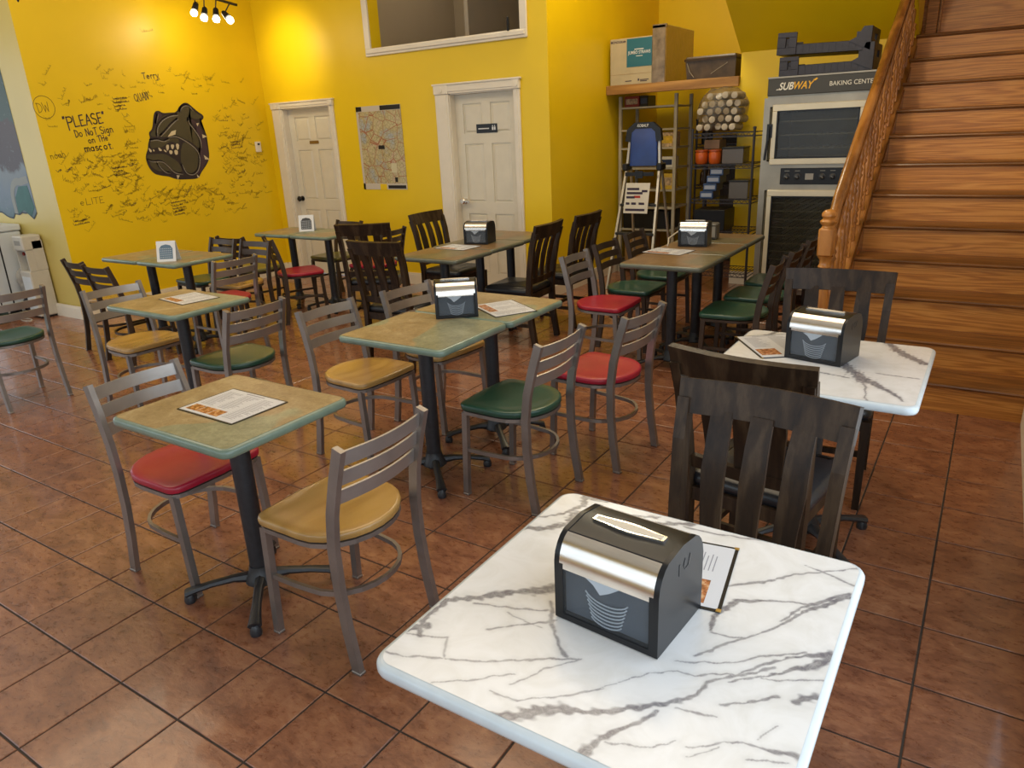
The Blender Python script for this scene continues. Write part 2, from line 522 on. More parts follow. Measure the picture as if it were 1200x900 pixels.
# sloping underside of the upper flight of stairs
bm = BM()
prism(bm, [(YS + 0.14, 2.21 - 0.1), (YS, 2.21), (YS - 3.0, 2.21 + 3.0 * 0.71), (YS - 3.0, ZC), (YS + 0.14, ZC)], XS - 0.005, 2.62, 'yz')
obj('ceiling_stair_soffit', bm, YELLOW, kind='structure')
bm = BM(); wall_holes(bm, 'x', XR, YF, YB, 0, ZC, [(-3.0, -0.85, 0.5, 2.4), (-0.75, 1.5, 0.5, 2.4)], 0.15)
obj('wall_right', bm, TRIMW, kind='structure')
bm = BM(); box(bm, XL, XR, YF, YB, ZC, ZC + 0.1)
obj('ceiling', bm, CEIL, kind='structure')
bm = BM(); wall_holes(bm, 'y', YF, XL, XR, 0, ZC, [(-6.9, -4.7, 0.6, 2.9), (-4.5, -2.3, 0.6, 2.9), (-1.8, 0.9, 0.6, 2.9), (1.0, 3.4, 0.6, 2.9)], -0.12)
obj('wall_front', bm, OLIVE, kind='structure')
bm = BM(); wall_holes(bm, 'x', XL, YF, YC, 0, ZC, [(-2.9, -0.6, 0.6, 2.9), (-0.4, 1.8, 0.6, 2.9)], -0.12)
obj('wall_far_left', bm, OLIVE, kind='structure')


def baseboard(name, x0, x1, y0, y1, h=0.13):
    bm = BM(); box(bm, x0, x1, y0, y1, 0, h - 0.02)
    if x1 - x0 > y1 - y0: box(bm, x0, x1, y0 + 0.005, y1, h - 0.02, h)
    else: box(bm, x0, x1 - 0.005, y0, y1, h - 0.02, h)
    return obj(name, bm, TRIMW, kind='structure')


baseboard('baseboard_left', XW, XW + 0.016, YC - 0.02, YBK - 0.016)
baseboard('baseboard_mural', -4.75, XW + 0.016, YC - 0.038, YC - 0.021)
for k, (a, b) in enumerate([(XW + 0.016, -4.10), (-3.06, -1.61), (-0.55, XA + 0.018)]):
    baseboard('baseboard_back_%d' % (k + 1), a, b, YBK - 0.016, YBK)
baseboard('baseboard_alcove_left', XA, XA + 0.016, YBK - 0.016, 7.70)
baseboard('baseboard_alcove_back', XA + 0.016, XS, 7.704, YB)
baseboard('baseboard_alcove_front', XS, 2.6, YS - 0.016, YS)
baseboard('baseboard_right', XR - 0.016, XR, YF, 3.31, 0.11)


# ------------------------------------------------------------------ doors
def frame_trim(name, x0, x1, z1, lt, rt, ht, par=None):
    """cased opening: jambs lined inside, fluted side casings, head casing with corner blocks"""
    bm = BM()
    for a, b in ((x0 - lt, x0), (x1, x1 + rt)):
        box(bm, a, b, YBK - 0.022, YBK, 0, z1, 0.003)
        box(bm, a + 0.022, b - 0.022, YBK - 0.028, YBK - 0.018, 0.16, z1 - 0.01, 0.002)
    box(bm, x0 - lt - 0.006, x1 + rt + 0.006, YBK - 0.026, YBK, z1 + 0.0, z1 + ht, 0.003)
    box(bm, x0 - lt - 0.02, x1 + rt + 0.02, YBK - 0.04, YBK, z1 + ht - 0.018, z1 + ht, 0.004)
    box(bm, x0, x1, YBK - 0.034, YBK - 0.02, z1 + 0.02, z1 + ht - 0.03, 0.003)
    for a, b in ((x0 - lt, x0), (x1, x1 + rt)):
        box(bm, a - 0.004, b + 0.004, YBK - 0.036, YBK, z1, z1 + ht, 0.003)
        lathe(bm, [(0.028, -0.036), (0.028, -0.042), (0.016, -0.044)], 12, ((a + b) / 2, YBK, z1 + ht / 2 - 0.01), 'y')
    # reveals
    box(bm, x0, x0 + 0.01, YBK - 0.005, YBK + 0.073, 0, z1); box(bm, x1 - 0.01, x1, YBK - 0.005, YBK + 0.073, 0, z1)
    box(bm, x0, x1, YBK - 0.005, YBK + 0.073, z1 - 0.01, z1)
    return obj(name, bm, TRIMW, par, kind=None if par else 'structure')


def door(name, D, trims, knob_black, sign_gold):
    x0, x1, _, z1 = D; w = x1 - x0; yf = YBK + 0.075
    root = shell(name, (x0, yf, 0))
    bm = BM()
    # stiles, rails and recessed field
    st = 0.105; mid = w / 2; ms = 0.05
    rows = [(0.17, 0.80), (0.92, 1.50), (1.60, z1 - 0.10)]
    box(bm, 0.004, w - 0.004, 0.012, 0.035, 0.01, z1 - 0.004)
    for a, b in ((0.004, st), (mid - ms, mid + ms), (w - st, w - 0.004)): box(bm, a, b, 0, 0.012, 0.01, z1 - 0.004)
    prev = 0.01
    for a, b in rows + [(z1 - 0.004, 0)]:
        for s0, s1 in ((st, mid - ms), (mid + ms, w - st)): box(bm, s0, s1, 0, 0.012, prev, a)
        prev = b
    obj('door_leaf', bm, DOORW, root)
    for a, b in rows:
        for s0, s1 in ((st, mid - ms), (mid + ms, w - st)):
            bm = BM(); slab(bm, [(s0 + 0.012, a + 0.012), (s1 - 0.012, a + 0.012), (s1 - 0.012, b - 0.012), (s0 + 0.012, b - 0.012)], [(0, 0), (0.002, 0.0), (0.011, 0.026)])
            for v in bm.verts: v.co = Vector((v.co.x, 0.013 - v.co.z, v.co.y))
            obj('panel', bm, DOORW, root)
    bm = BM(); kx = 0.07
    lathe(bm, [(0.031, 0.002), (0.031, -0.008), (0.012, -0.012), (0.012, -0.035), (0.03, -0.045), (0.033, -0.06), (0.022, -0.072)], 16, (kx, 0, 0.93), 'y')
    if not knob_black: sweep(bm, [(kx, -0.05, 0.93), (kx + 0.09, -0.052, 0.925)], 0.016, 0.014, (0, 0, 1))
    obj('door_handle', bm, BLK if knob_black else CHROME, root, True)
    bm = BM(); sx = w / 2
    if sign_gold: box(bm, sx - 0.075, sx + 0.075, -0.006, 0, 1.565, 1.60); mt = mat('brass_plate', (0.30, 0.19, 0.05), 0.35, metal=0.6)
    else: box(bm, sx - 0.125, sx + 0.125, -0.006, 0, 1.60, 1.685); mt = BLK
    s = obj('door_sign', bm, mt, root)
    if not sign_gold:
        bm = BM()
        for q, hx in ((0.075, 0.012), (0.10, 0.012)):
            box(bm, sx + q - 0.009, sx + q + 0.009, -0.008, -0.006, 1.625, 1.655); box(bm, sx + q - 0.005, sx + q + 0.005, -0.008, -0.006, 1.66, 1.67)
        box(bm, sx - 0.10, sx + 0.03, -0.008, -0.006, 1.636, 1.646)
        obj('pictogram', bm, PAPER, s)
    tr = frame_trim('casing', x0, x1, z1, *trims, par=None); tr.name = name + '_casing'
    tr['kind'] = 'structure'; tr.name = 'trim_%s' % name[-1]
    return root


door('door_1', D1, (0.16, 0.07, 0.075), True, True)
door('door_2', D2, (0.17, 0.07, 0.10), False, False)

# opening high in the back wall
bm = BM()
x0, x1, z0, z1 = W1
for a, b, c, d in ((x0 - 0.075, x1 + 0.075, z0 - 0.075, z0), (x0 - 0.075, x1 + 0.075, z1, z1 + 0.075), (x0 - 0.075, x0, z0, z1), (x1, x1 + 0.075, z0, z1)):
    box(bm, a, b, YBK - 0.025, YBK, c, d, 0.004)
box(bm, x0 - 0.055, x1 + 0.055, YBK - 0.04, YBK - 0.02, z0 - 0.05, z0 - 0.012, 0.004)
box(bm, x0, x1, YBK - 0.01, YBK + 0.15, z0 - 0.012, z0)
obj('window_1', bm, TRIMW, kind='structure')
bm = BM()
box(bm, x0 - 0.3, x1 + 0.06, 7.0, 7.06, z0 - 0.5, ZC); box(bm, x0 - 0.36, x0 - 0.3, YBK + 0.15, 7.0, z0 - 0.5, ZC)
box(bm, x1 + 0.0, x1 + 0.06, YBK + 0.15, 7.0, z0 - 0.5, ZC); box(bm, x0 - 0.3, x1, YBK + 0.15, 7.0, z0 - 0.5, z0 - 0.42)
box(bm, -1.75, -1.70, 5.9, 7.0, z0 - 0.42, ZC)
obj('wall_upper_room', bm, GREYW, kind='structure')
bm = BM(); box(bm, -2.02, -1.96, 6.94, 7.0, 2.75, 2.98, 0.005)
tag(obj('wall_box', bm, mat('beige_plastic', (0.45, 0.36, 0.2), 0.5)), 'small beige box on the grey wall inside the high opening', 'box')
point('upper_room_light', (-1.9, 5.7, 4.0), 14, WARM, 0.1)

# ------------------------------------------------------------------ stairs
RI, TR, Y0S, X0S = 0.1835, 0.27, 3.33, 2.62
stair = thing('staircase', 'golden oak staircase rising behind the far marble table, with turned newel post', 'staircase', (0, 0, 0))
NS = 12
rz = [0.0, 0.173, 0.338, 0.532, 0.712, 0.893, 1.077, 1.265, 1.452, 1.63, 1.829, 2.017, 2.214]
for i in range(NS):
    yb = Y0S + i * TR
    bm = BM(); box(bm, X0S, XR, yb, yb + 0.02, rz[i] - (0.02 if i else 0), rz[i + 1] - 0.028)
    obj('riser', bm, OAKX, stair)
    bm = BM()
    prism(bm, [(yb + TR + 0.02, rz[i + 1] - 0.028), (yb + TR + 0.02, rz[i + 1]), (yb - 0.012, rz[i + 1]), (yb - 0.023, rz[i + 1] - 0.006), (yb - 0.026, rz[i + 1] - 0.014), (yb - 0.023, rz[i + 1] - 0.022), (yb - 0.012, rz[i + 1] - 0.028)], X0S - 0.01, XR, 'yz')
    if i < NS - 1: obj('tread', bm, OAKT, stair, True, angle=30)
    else: obj('tread', bm, OAKT, stair, True, angle=30)
bm = BM()
for i in range(NS): box(bm, X0S, XR, Y0S + i * TR - 0.002, Y0S + i * TR + 0.0, rz[i + 1] - 0.042, rz[i + 1] - 0.0285)
obj('cove_moulding', bm, OAKX, stair)
# closed side and stringer
bm = BM()
prism(bm, [(Y0S, 0), (Y0S + NS * TR, 0), (Y0S + NS * TR, rz[12] - 0.03)] + [p for i in range(NS - 1, -1, -1) for p in ((Y0S + i * TR + 0.02, rz[i + 1] - 0.03), (Y0S + i * TR + 0.02, max(0.0, rz[i] - 0.03)))][:-1], X0S + 0.0, X0S + 0.02, 'yz')
obj('side_panel', bm, OAKY, stair)
bm = BM(); sl = (rz[12] - rz[1]) / (11 * TR)
yt = Y0S + NS * TR
prism(bm, [(Y0S - 0.03, 0.0), (Y0S + 0.25, 0.0), (yt, rz[12] - 0.22), (yt, rz[12] + 0.10), (Y0S - 0.03, 0.20)], X0S - 0.05, X0S - 0.012, 'yz')
prism(bm, [(Y0S - 0.03, 0.20), (yt, rz[12] + 0.10), (yt, rz[12] + 0.125), (Y0S - 0.03, 0.225)], X0S - 0.062, X0S + 0.0, 'yz')
prism(bm, [(Y0S + 0.0, 0.14), (yt, rz[12] + 0.035), (yt, rz[12] + 0.05), (Y0S + 0.0, 0.155)], X0S - 0.058, X0S - 0.05, 'yz')
obj('stringer', bm, OAKY, stair)
bm = BM()
prism(bm, [(Y0S - 0.03, 0.0), (Y0S + 0.2, 0.0), (yt, rz[12] - 0.2), (yt, rz[12] + 0.09), (Y0S - 0.03, 0.19)], X0S - 0.012, X0S + 0.006, 'yz')
obj('inner_skirt', bm, OAKY, stair)
# newel post
nx, ny = X0S - 0.03, Y0S - 0.075
bm = BM()
box(bm, nx - 0.045, nx + 0.045, ny - 0.045, ny + 0.045, 0, 0.34, 0.005)
lathe(bm, [(0.046, 0.34), (0.05, 0.355), (0.034, 0.375), (0.038, 0.39), (0.03, 0.42), (0.04, 0.52), (0.036, 0.62), (0.028, 0.72), (0.026, 0.78), (0.036, 0.80), (0.028, 0.815), (0.03, 0.84), (0.044, 0.86)], 20, (nx, ny, 0))
box(bm, nx - 0.042, nx + 0.042, ny - 0.042, ny + 0.042, 0.86, 1.02, 0.01)
lathe(bm, [(0.036, 1.02), (0.03, 1.03), (0.044, 1.045), (0.046, 1.055), (0.03, 1.07), (0.04, 1.085), (0.038, 1.10), (0.024, 1.115), (0.004, 1.12)], 20, (nx, ny, 0))
obj('newel_post', bm, OAKZ, stair, True)
RS = 0.635; RZ0 = 1.03


def railz(y): return RZ0 + RS * (y - Y0S)


bm = BM(); hx = X0S - 0.035
P = [(hx, ny + 0.03, 0.985), (hx, ny + 0.10, 1.0), (hx, ny + 0.17, 1.04)] + [(hx, Y0S + 0.2 + 0.4 * k, railz(Y0S + 0.2 + 0.4 * k)) for k in range(0, 10)]
sweep(bm, P, 0.064, 0.05, (1, 0, 0), n=12)
sweep(bm, [(p[0], p[1] + 0.02, p[2] - 0.03) for p in P], 0.046, 0.025, (1, 0, 0))
obj('handrail', bm, OAKY, stair, True, angle=50)
bm = BM()
sweep(bm, [(hx, p[1] + 0.025, p[2] - 0.075) for p in P[1:]], 0.05, 0.02, (1, 0, 0))
obj('rail_fillet', bm, OAKY, stair)
for i in range(24):
    y = Y0S + 0.07 + i * TR / 2
    zb = 0.215 + (rz[12] - 0.1) / (NS * TR) * (y - Y0S) + 0.02; zt = railz(y) - 0.045; L = zt - zb
    if L < 0.2: continue
    bm = BM(); h = 0.013
    box(bm, hx - h, hx + h, y - h, y + h, zb, zb + 0.16 * L); box(bm, hx - h, hx + h, y - h, y + h, zt - 0.2 * L, zt)
    pr = [(h, 0.16), (0.018, 0.175), (0.010, 0.20), (0.017, 0.225), (0.009, 0.25), (0.018, 0.275), (0.010, 0.30), (0.014, 0.36), (0.016, 0.44), (0.010, 0.52), (0.009, 0.55), (0.017, 0.575), (0.009, 0.60), (0.017, 0.63), (0.009, 0.655), (0.012, 0.70), (0.017, 0.74), (0.010, 0.77), (h, 0.80)]
    lathe(bm, [(r * 1.2, zb + q * L) for r, q in pr], 8, (hx, y, 0))
    if i % 2 == 0 or True: obj('baluster', bm, OAKZ, stair, True, angle=60)
# oak wall at the landing
bm = BM(); box(bm, X0S - 0.06, XR, Y0S + NS * TR + 0.25, Y0S + NS * TR + 0.28, 2.0, ZC); box(bm, X0S + 0.0, X0S + 0.09, Y0S + NS * TR + 0.2, Y0S + NS * TR + 0.25, 2.0, ZC, 0.004)
box(bm, X0S - 0.06, XR, Y0S + NS * TR, Y0S + NS * TR + 0.25, 2.1, 2.214)
box(bm, X0S + 0.10, X0S + 0.115, Y0S + NS * TR + 0.21, Y0S + NS * TR + 0.25, 2.0, ZC)
obj('wall_landing', bm, OAKX, kind='structure')

# ------------------------------------------------------------------ writing and emblem on the left wall
XE = XW + 0.0012


def ribbon(bm, pts, w, x=XE, mi=0):
    """flat stroke painted on the wall: pts are (y,z); sharp corners start a fresh piece"""
    P = [Vector(p) for p in pts]
    for a, b in zip(P, P[1:]):
        t = b - a
        if t.length < 1e-6: continue
        t.normalize(); n = Vector((-t.y, t.x)) * w / 2; a = a - t * w * .3; b = b + t * w * .3
        bm.faces.new([bm.verts.new((x, q.x, q.y)) for q in (a + n, a - n, b - n, b + n)]).material_index = mi


def arc(cx, cy, rx, ry, a0, a1, n=8):
    return [(cx + rx * math.cos(math.radians(a0 + (a1 - a0) * k / n)), cy + ry * math.sin(math.radians(a0 + (a1 - a0) * k / n))) for k in range(n + 1)]


G = {
    'P': [[(0, -.25), (.05, 1)], [(.02, .95)] + arc(.3, .72, .3, .26, 80, -90) + [(.05, .45)]],
    'L': [[(.1, 1), (.05, 0), (.55, .03)]], 'E': [[(.5, 1), (.1, .97), (.05, 0), (.55, .03)], [(.07, .5), (.42, .53)]],
    'A': [[(0, 0), (.32, 1), (.58, 0)], [(.12, .38), (.48, .4)]], 'S': [arc(.3, .75, .25, .24, 40, 270) + arc(.3, .26, .26, .25, 90, -150)],
    'D': [[(.08, 1), (.06, 0)], [(.02, .98)] + arc(.1, .5, .45, .48, 80, -80) + [(.04, 0)]], 'o': [arc(.25, .3, .22, .28, 90, 450, 12)],
    'N': [[(.05, 0), (.08, 1), (.5, .05), (.52, 1)]], 'T': [[(0, .95), (.6, 1)], [(.3, .97), (.28, 0)]], 'i': [[(.1, .6), (.1, 0)], [(.1, .8), (.11, .88)]],
    'g': [arc(.24, .32, .2, .26, 60, 400, 10), [(.44, .6), (.44, -.25), (.3, -.42), (.08, -.32)]], 'n': [[(.04, .6), (.05, 0)], [(.05, .4)] + arc(.24, .38, .19, .2, 160, 0, 6) + [(.44, 0)]],
    'H': [[(.05, 1), (.05, 0)], [(.5, 1), (.5, 0)], [(.05, .5), (.5, .52)]], 'm': [[(.03, .6), (.04, 0)], [(.04, .4)] + arc(.2, .4, .15, .18, 160, 0, 5) + [(.35, 0)], [(.35, .4)] + arc(.52, .4, .16, .18, 160, 0, 5) + [(.68, 0)]],
    'a': [arc(.22, .28, .2, .27, 50, 400, 10), [(.43, .56), (.44, 0)]], 's': [arc(.2, .45, .17, .14, 40, 270, 6) + arc(.2, .16, .18, .15, 90, -150, 6)],
    'c': [arc(.24, .3, .2, .28, 50, 310, 8)], 't': [[(.22, .85), (.22, .05), (.36, 0)], [(.02, .6), (.42, .62)]], '.': [[(.05, 0), (.07, .05)]],
    '"': [[(.05, 1.05), (.02, .85)], [(.18, 1.06), (.15, .86)]], 'W': [[(0, 1), (.15, 0), (.32, .7), (.5, 0), (.66, 1)]], 'e': [[(.04, .32), (.42, .34)] + arc(.24, .3, .19, .27, 10, 320, 8)],
    'r': [[(.04, .6), (.05, 0)], [(.05, .36)] + arc(.2, .36, .15, .2, 160, 40, 4)], 'y': [[(.02, .6), (.22, .08)], [(.44, .6), (.1, -.4)]], 'Q': [arc(.34, .5, .32, .46, 90, 450, 12), [(.4, .25), (.7, -.08)]],
    'U': [[(.04, 1), (.06, .3)] + arc(.27, .28, .21, .26, 180, 360, 6) + [(.5, 1)]], 'h': [[(.04, 1), (.05, 0)], [(.05, .4)] + arc(.24, .38, .19, .2, 160, 0, 6) + [(.44, 0)]],
    'I': [[(.1, 1), (.1, 0)]], 'O': [arc(.32, .5, .3, .48, 90, 450, 12)],
}
WD = {'m': .85, 'W': .85, 'i': .3, '.': .25, '"': .35, 'I': .3, ' ': .4, 'Q': .85, 'O': .8, 't': .5, 'r': .45, 's': .5}


def write(bm, s, p0, p1, h, w, mi=0, rnd=0.0):
    tot = sum(WD.get(c, .68) for c in s); d = Vector(p1) - Vector(p0); k = d.length / tot; d.normalize(); up = Vector((-d.y, d.x)); x = 0
    for c in s:
        dz = random.uniform(-rnd, rnd) * h
        for st in G.get(c, []):
            ribbon(bm, [tuple(Vector(p0) + d * (x + u * k) + up * (v * h + dz)) for u, v in st], w, XE, mi)
        x += WD.get(c, .68) * k


random.seed(5)
bm = BM()
write(bm, '"PLEASE"', (2.70, 1.822), (3.12, 1.868), 0.098, 0.011)
write(bm, 'Do NoT Sign', (2.775, 1.735), (3.17, 1.775), 0.066, 0.008)
write(bm, 'on THe', (2.89, 1.675), (3.10, 1.70), 0.058, 0.008)
write(bm, 'mascot.', (2.835, 1.598), (3.13, 1.62), 0.066, 0.009)
obj('lettering', bm, INK, wall_left)
bm = BM()
write(bm, 'DW', (2.49, 1.96), (2.61, 1.975), 0.085, 0.005, 1); ribbon(bm, arc(2.55, 2.01, .095, .10, 0, 360, 20), 0.005, XE, 1)
write(bm, 'Terry', (3.59, 2.28), (3.79, 2.30), 0.06, 0.008, 0); write(bm, 'QUAN', (3.46, 2.06), (3.62, 2.085), 0.075, 0.007, 0)
write(bm, 'noah', (2.50, 1.545), (2.65, 1.565), 0.06, 0.005, 1); write(bm, 'eLITE', (2.67, 1.10), (2.92, 1.105), 0.062, 0.005, 1)


def scribble(bm, y, z, L, h, ang, w, mi):
    n = int(L / h * 3.2) + 4; P = []; x = 0
    ca, sa = math.cos(ang), math.sin(ang)
    for k in range(n):
        x += L / n * random.uniform(0.2, 1.8); v = (h if k % 2 else 0) * random.uniform(0.1, 1.0)
        if k == 0: v = h * 1.4
        P.append((y + x * ca - v * sa, z + x * sa + v * ca))
    ribbon(bm, P, w, XE, mi)


def clear(y, z):
    if 2.66 < y < 3.24 and 1.55 < z < 2.0: return False
    if 3.42 < y < 4.34 and 1.17 < z < 2.12: return False
    if 2.4 < y < 2.7 and 1.9 < z < 2.12: return False
    if 2.6 < y < 3.05 and 1.06 < z < 1.2: return False
    return True


cnt = 0
while cnt < 400:
    y = random.gauss(3.65, 0.72); z = random.gauss(1.52, 0.36)
    if not (2.52 < y < 4.92 and 0.80 < z < 2.36) or not clear(y, z) or not clear(y + 0.12, z): continue
    k = random.random()
    mi = 0 if k < 0.05 else (1 if k < 0.28 else 2)
    scribble(bm, y, z, random.uniform(0.04, 0.14), random.uniform(0.014, 0.038), random.choice((0.1, 0.2, 0.1, 0.6, -0.5, 0.9)) + random.uniform(-0.25, 0.25), random.uniform(0.002, 0.0034), mi)
    cnt += 1
for y, z, n in ((3.2, 2.08, 4), (3.62, 1.02, 5), (2.55, 0.95, 2), (4.5, 1.62, 3), (3.05, 1.42, 3)):
    for q in range(n): scribble(bm, y + random.uniform(0, 0.02), z - q * 0.033, random.uniform(0.12, 0.19), 0.017, 0.08, 0.0038, 0)
scribble(bm, 3.66, 2.72, 0.16, 0.03, 0.2, 0.003, 2)
obj('signatures', bm, [INK, INKM, INKL], wall_left, kind='stuff')

# dog-head emblem painted on the wall, as flat layers: points are (y, z) on the wall
DOG = {"outline":[[3.624,1.922],[3.652,1.969],[3.699,1.976],[3.739,1.949],[3.826,1.955],[3.901,1.956],[3.94,2.012],[3.997,2.052],[4.053,2.056],[4.101,2.017],[4.16,1.964],[4.231,1.922],[4.215,1.88],[4.16,1.86],[4.182,1.797],[4.23,1.711],[4.212,1.663],[4.221,1.565],[4.208,1.466],[4.156,1.395],[4.065,1.314],[4.023,1.255],[3.909,1.258],[3.756,1.264],[3.669,1.306],[3.591,1.318],[3.504,1.342],[3.456,1.415],[3.442,1.496],[3.459,1.552],[3.491,1.597],[3.504,1.653],[3.542,1.709],[3.532,1.76],[3.586,1.793]],"skull":[[3.645,1.854],[3.726,1.921],[3.824,1.943],[3.904,1.942],[3.944,2.0],[4.007,2.037],[4.049,2.035],[4.076,2.0],[4.142,1.947],[4.208,1.916],[4.188,1.893],[4.114,1.882],[4.037,1.918],[4.016,1.883],[4.071,1.811],[4.121,1.714],[4.122,1.618],[4.098,1.57],[4.021,1.646],[3.931,1.684],[3.869,1.716],[3.775,1.725],[3.704,1.704],[3.629,1.723],[3.569,1.714],[3.543,1.743],[3.595,1.775]],"ear_l":[[3.636,1.899],[3.66,1.95],[3.695,1.958],[3.723,1.938],[3.726,1.923],[3.663,1.876]],"muzzle":[[3.543,1.686],[3.598,1.701],[3.674,1.687],[3.756,1.696],[3.838,1.699],[3.873,1.675],[3.849,1.628],[3.776,1.666],[3.718,1.645],[3.656,1.607],[3.591,1.61],[3.535,1.595],[3.518,1.63]],"mouth":[[3.514,1.613],[3.561,1.594],[3.656,1.607],[3.736,1.668],[3.831,1.67],[3.863,1.628],[3.856,1.533],[3.834,1.463],[3.767,1.502],[3.671,1.554],[3.564,1.547],[3.496,1.562]],"jaw":[[3.473,1.546],[3.562,1.542],[3.668,1.542],[3.751,1.491],[3.822,1.439],[3.842,1.342],[3.77,1.329],[3.682,1.365],[3.627,1.357],[3.538,1.374],[3.484,1.424],[3.482,1.471],[3.458,1.507]],"jowl":[[3.912,1.661],[3.988,1.623],[4.059,1.56],[4.077,1.473],[4.052,1.389],[3.978,1.314],[3.905,1.307],[3.859,1.353],[3.842,1.438],[3.859,1.545]],"collar":[[4.046,1.894],[4.123,1.858],[4.165,1.785],[4.2,1.675],[4.207,1.565],[4.193,1.467],[4.124,1.385],[4.041,1.304],[4.003,1.294],[4.066,1.401],[4.095,1.509],[4.13,1.617],[4.103,1.763]],"eye":[[3.738,1.708],[3.798,1.765],[3.855,1.778],[3.838,1.732]],"teeth":[[[3.498,1.614],[3.532,1.578],[3.514,1.559],[3.5,1.579]],[[3.542,1.594],[3.564,1.58],[3.548,1.565]],[[3.608,1.615],[3.649,1.578],[3.627,1.568],[3.61,1.578]],[[3.7,1.628],[3.739,1.633],[3.729,1.586],[3.7,1.564]],[[3.755,1.632],[3.802,1.63],[3.786,1.59],[3.763,1.579]],[[3.817,1.639],[3.862,1.634],[3.846,1.581],[3.823,1.57]],[[3.726,1.575],[3.77,1.567],[3.757,1.532],[3.726,1.534]],[[3.788,1.578],[3.833,1.567],[3.819,1.521],[3.786,1.525]],[[3.665,1.589],[3.7,1.564],[3.69,1.553],[3.671,1.565]]],"spikes":[[[4.117,1.84],[4.152,1.845],[4.127,1.808]],[[4.167,1.725],[4.227,1.699],[4.165,1.683]],[[4.142,1.504],[4.214,1.448],[4.147,1.457]],[[3.759,1.312],[3.796,1.307],[3.765,1.263]],[[4.009,1.303],[4.044,1.269],[4.012,1.271]]],"lines":[[[3.617,1.729],[3.629,1.809],[3.705,1.887],[3.807,1.929],[3.903,1.937]],[[3.656,1.728],[3.719,1.772],[3.817,1.851],[3.894,1.896]],[[3.746,1.714],[3.816,1.723],[3.88,1.704],[3.99,1.635],[4.067,1.559],[4.079,1.461],[4.027,1.342],[3.947,1.304],[3.869,1.334],[3.844,1.426]],[[4.026,1.901],[4.013,1.86],[4.077,1.775],[4.128,1.678],[4.117,1.593]],[[3.53,1.686],[3.61,1.695],[3.67,1.67],[3.741,1.691]],[[3.461,1.495],[3.508,1.472],[3.613,1.475],[3.669,1.425],[3.732,1.343],[3.825,1.325]],[[3.559,1.466],[3.574,1.419],[3.627,1.357],[3.678,1.344]],[[3.937,1.965],[3.952,2.006],[4.007,2.035],[4.061,2.029],[4.093,1.982]],[[3.672,1.944],[3.647,1.888],[3.632,1.854]]]}
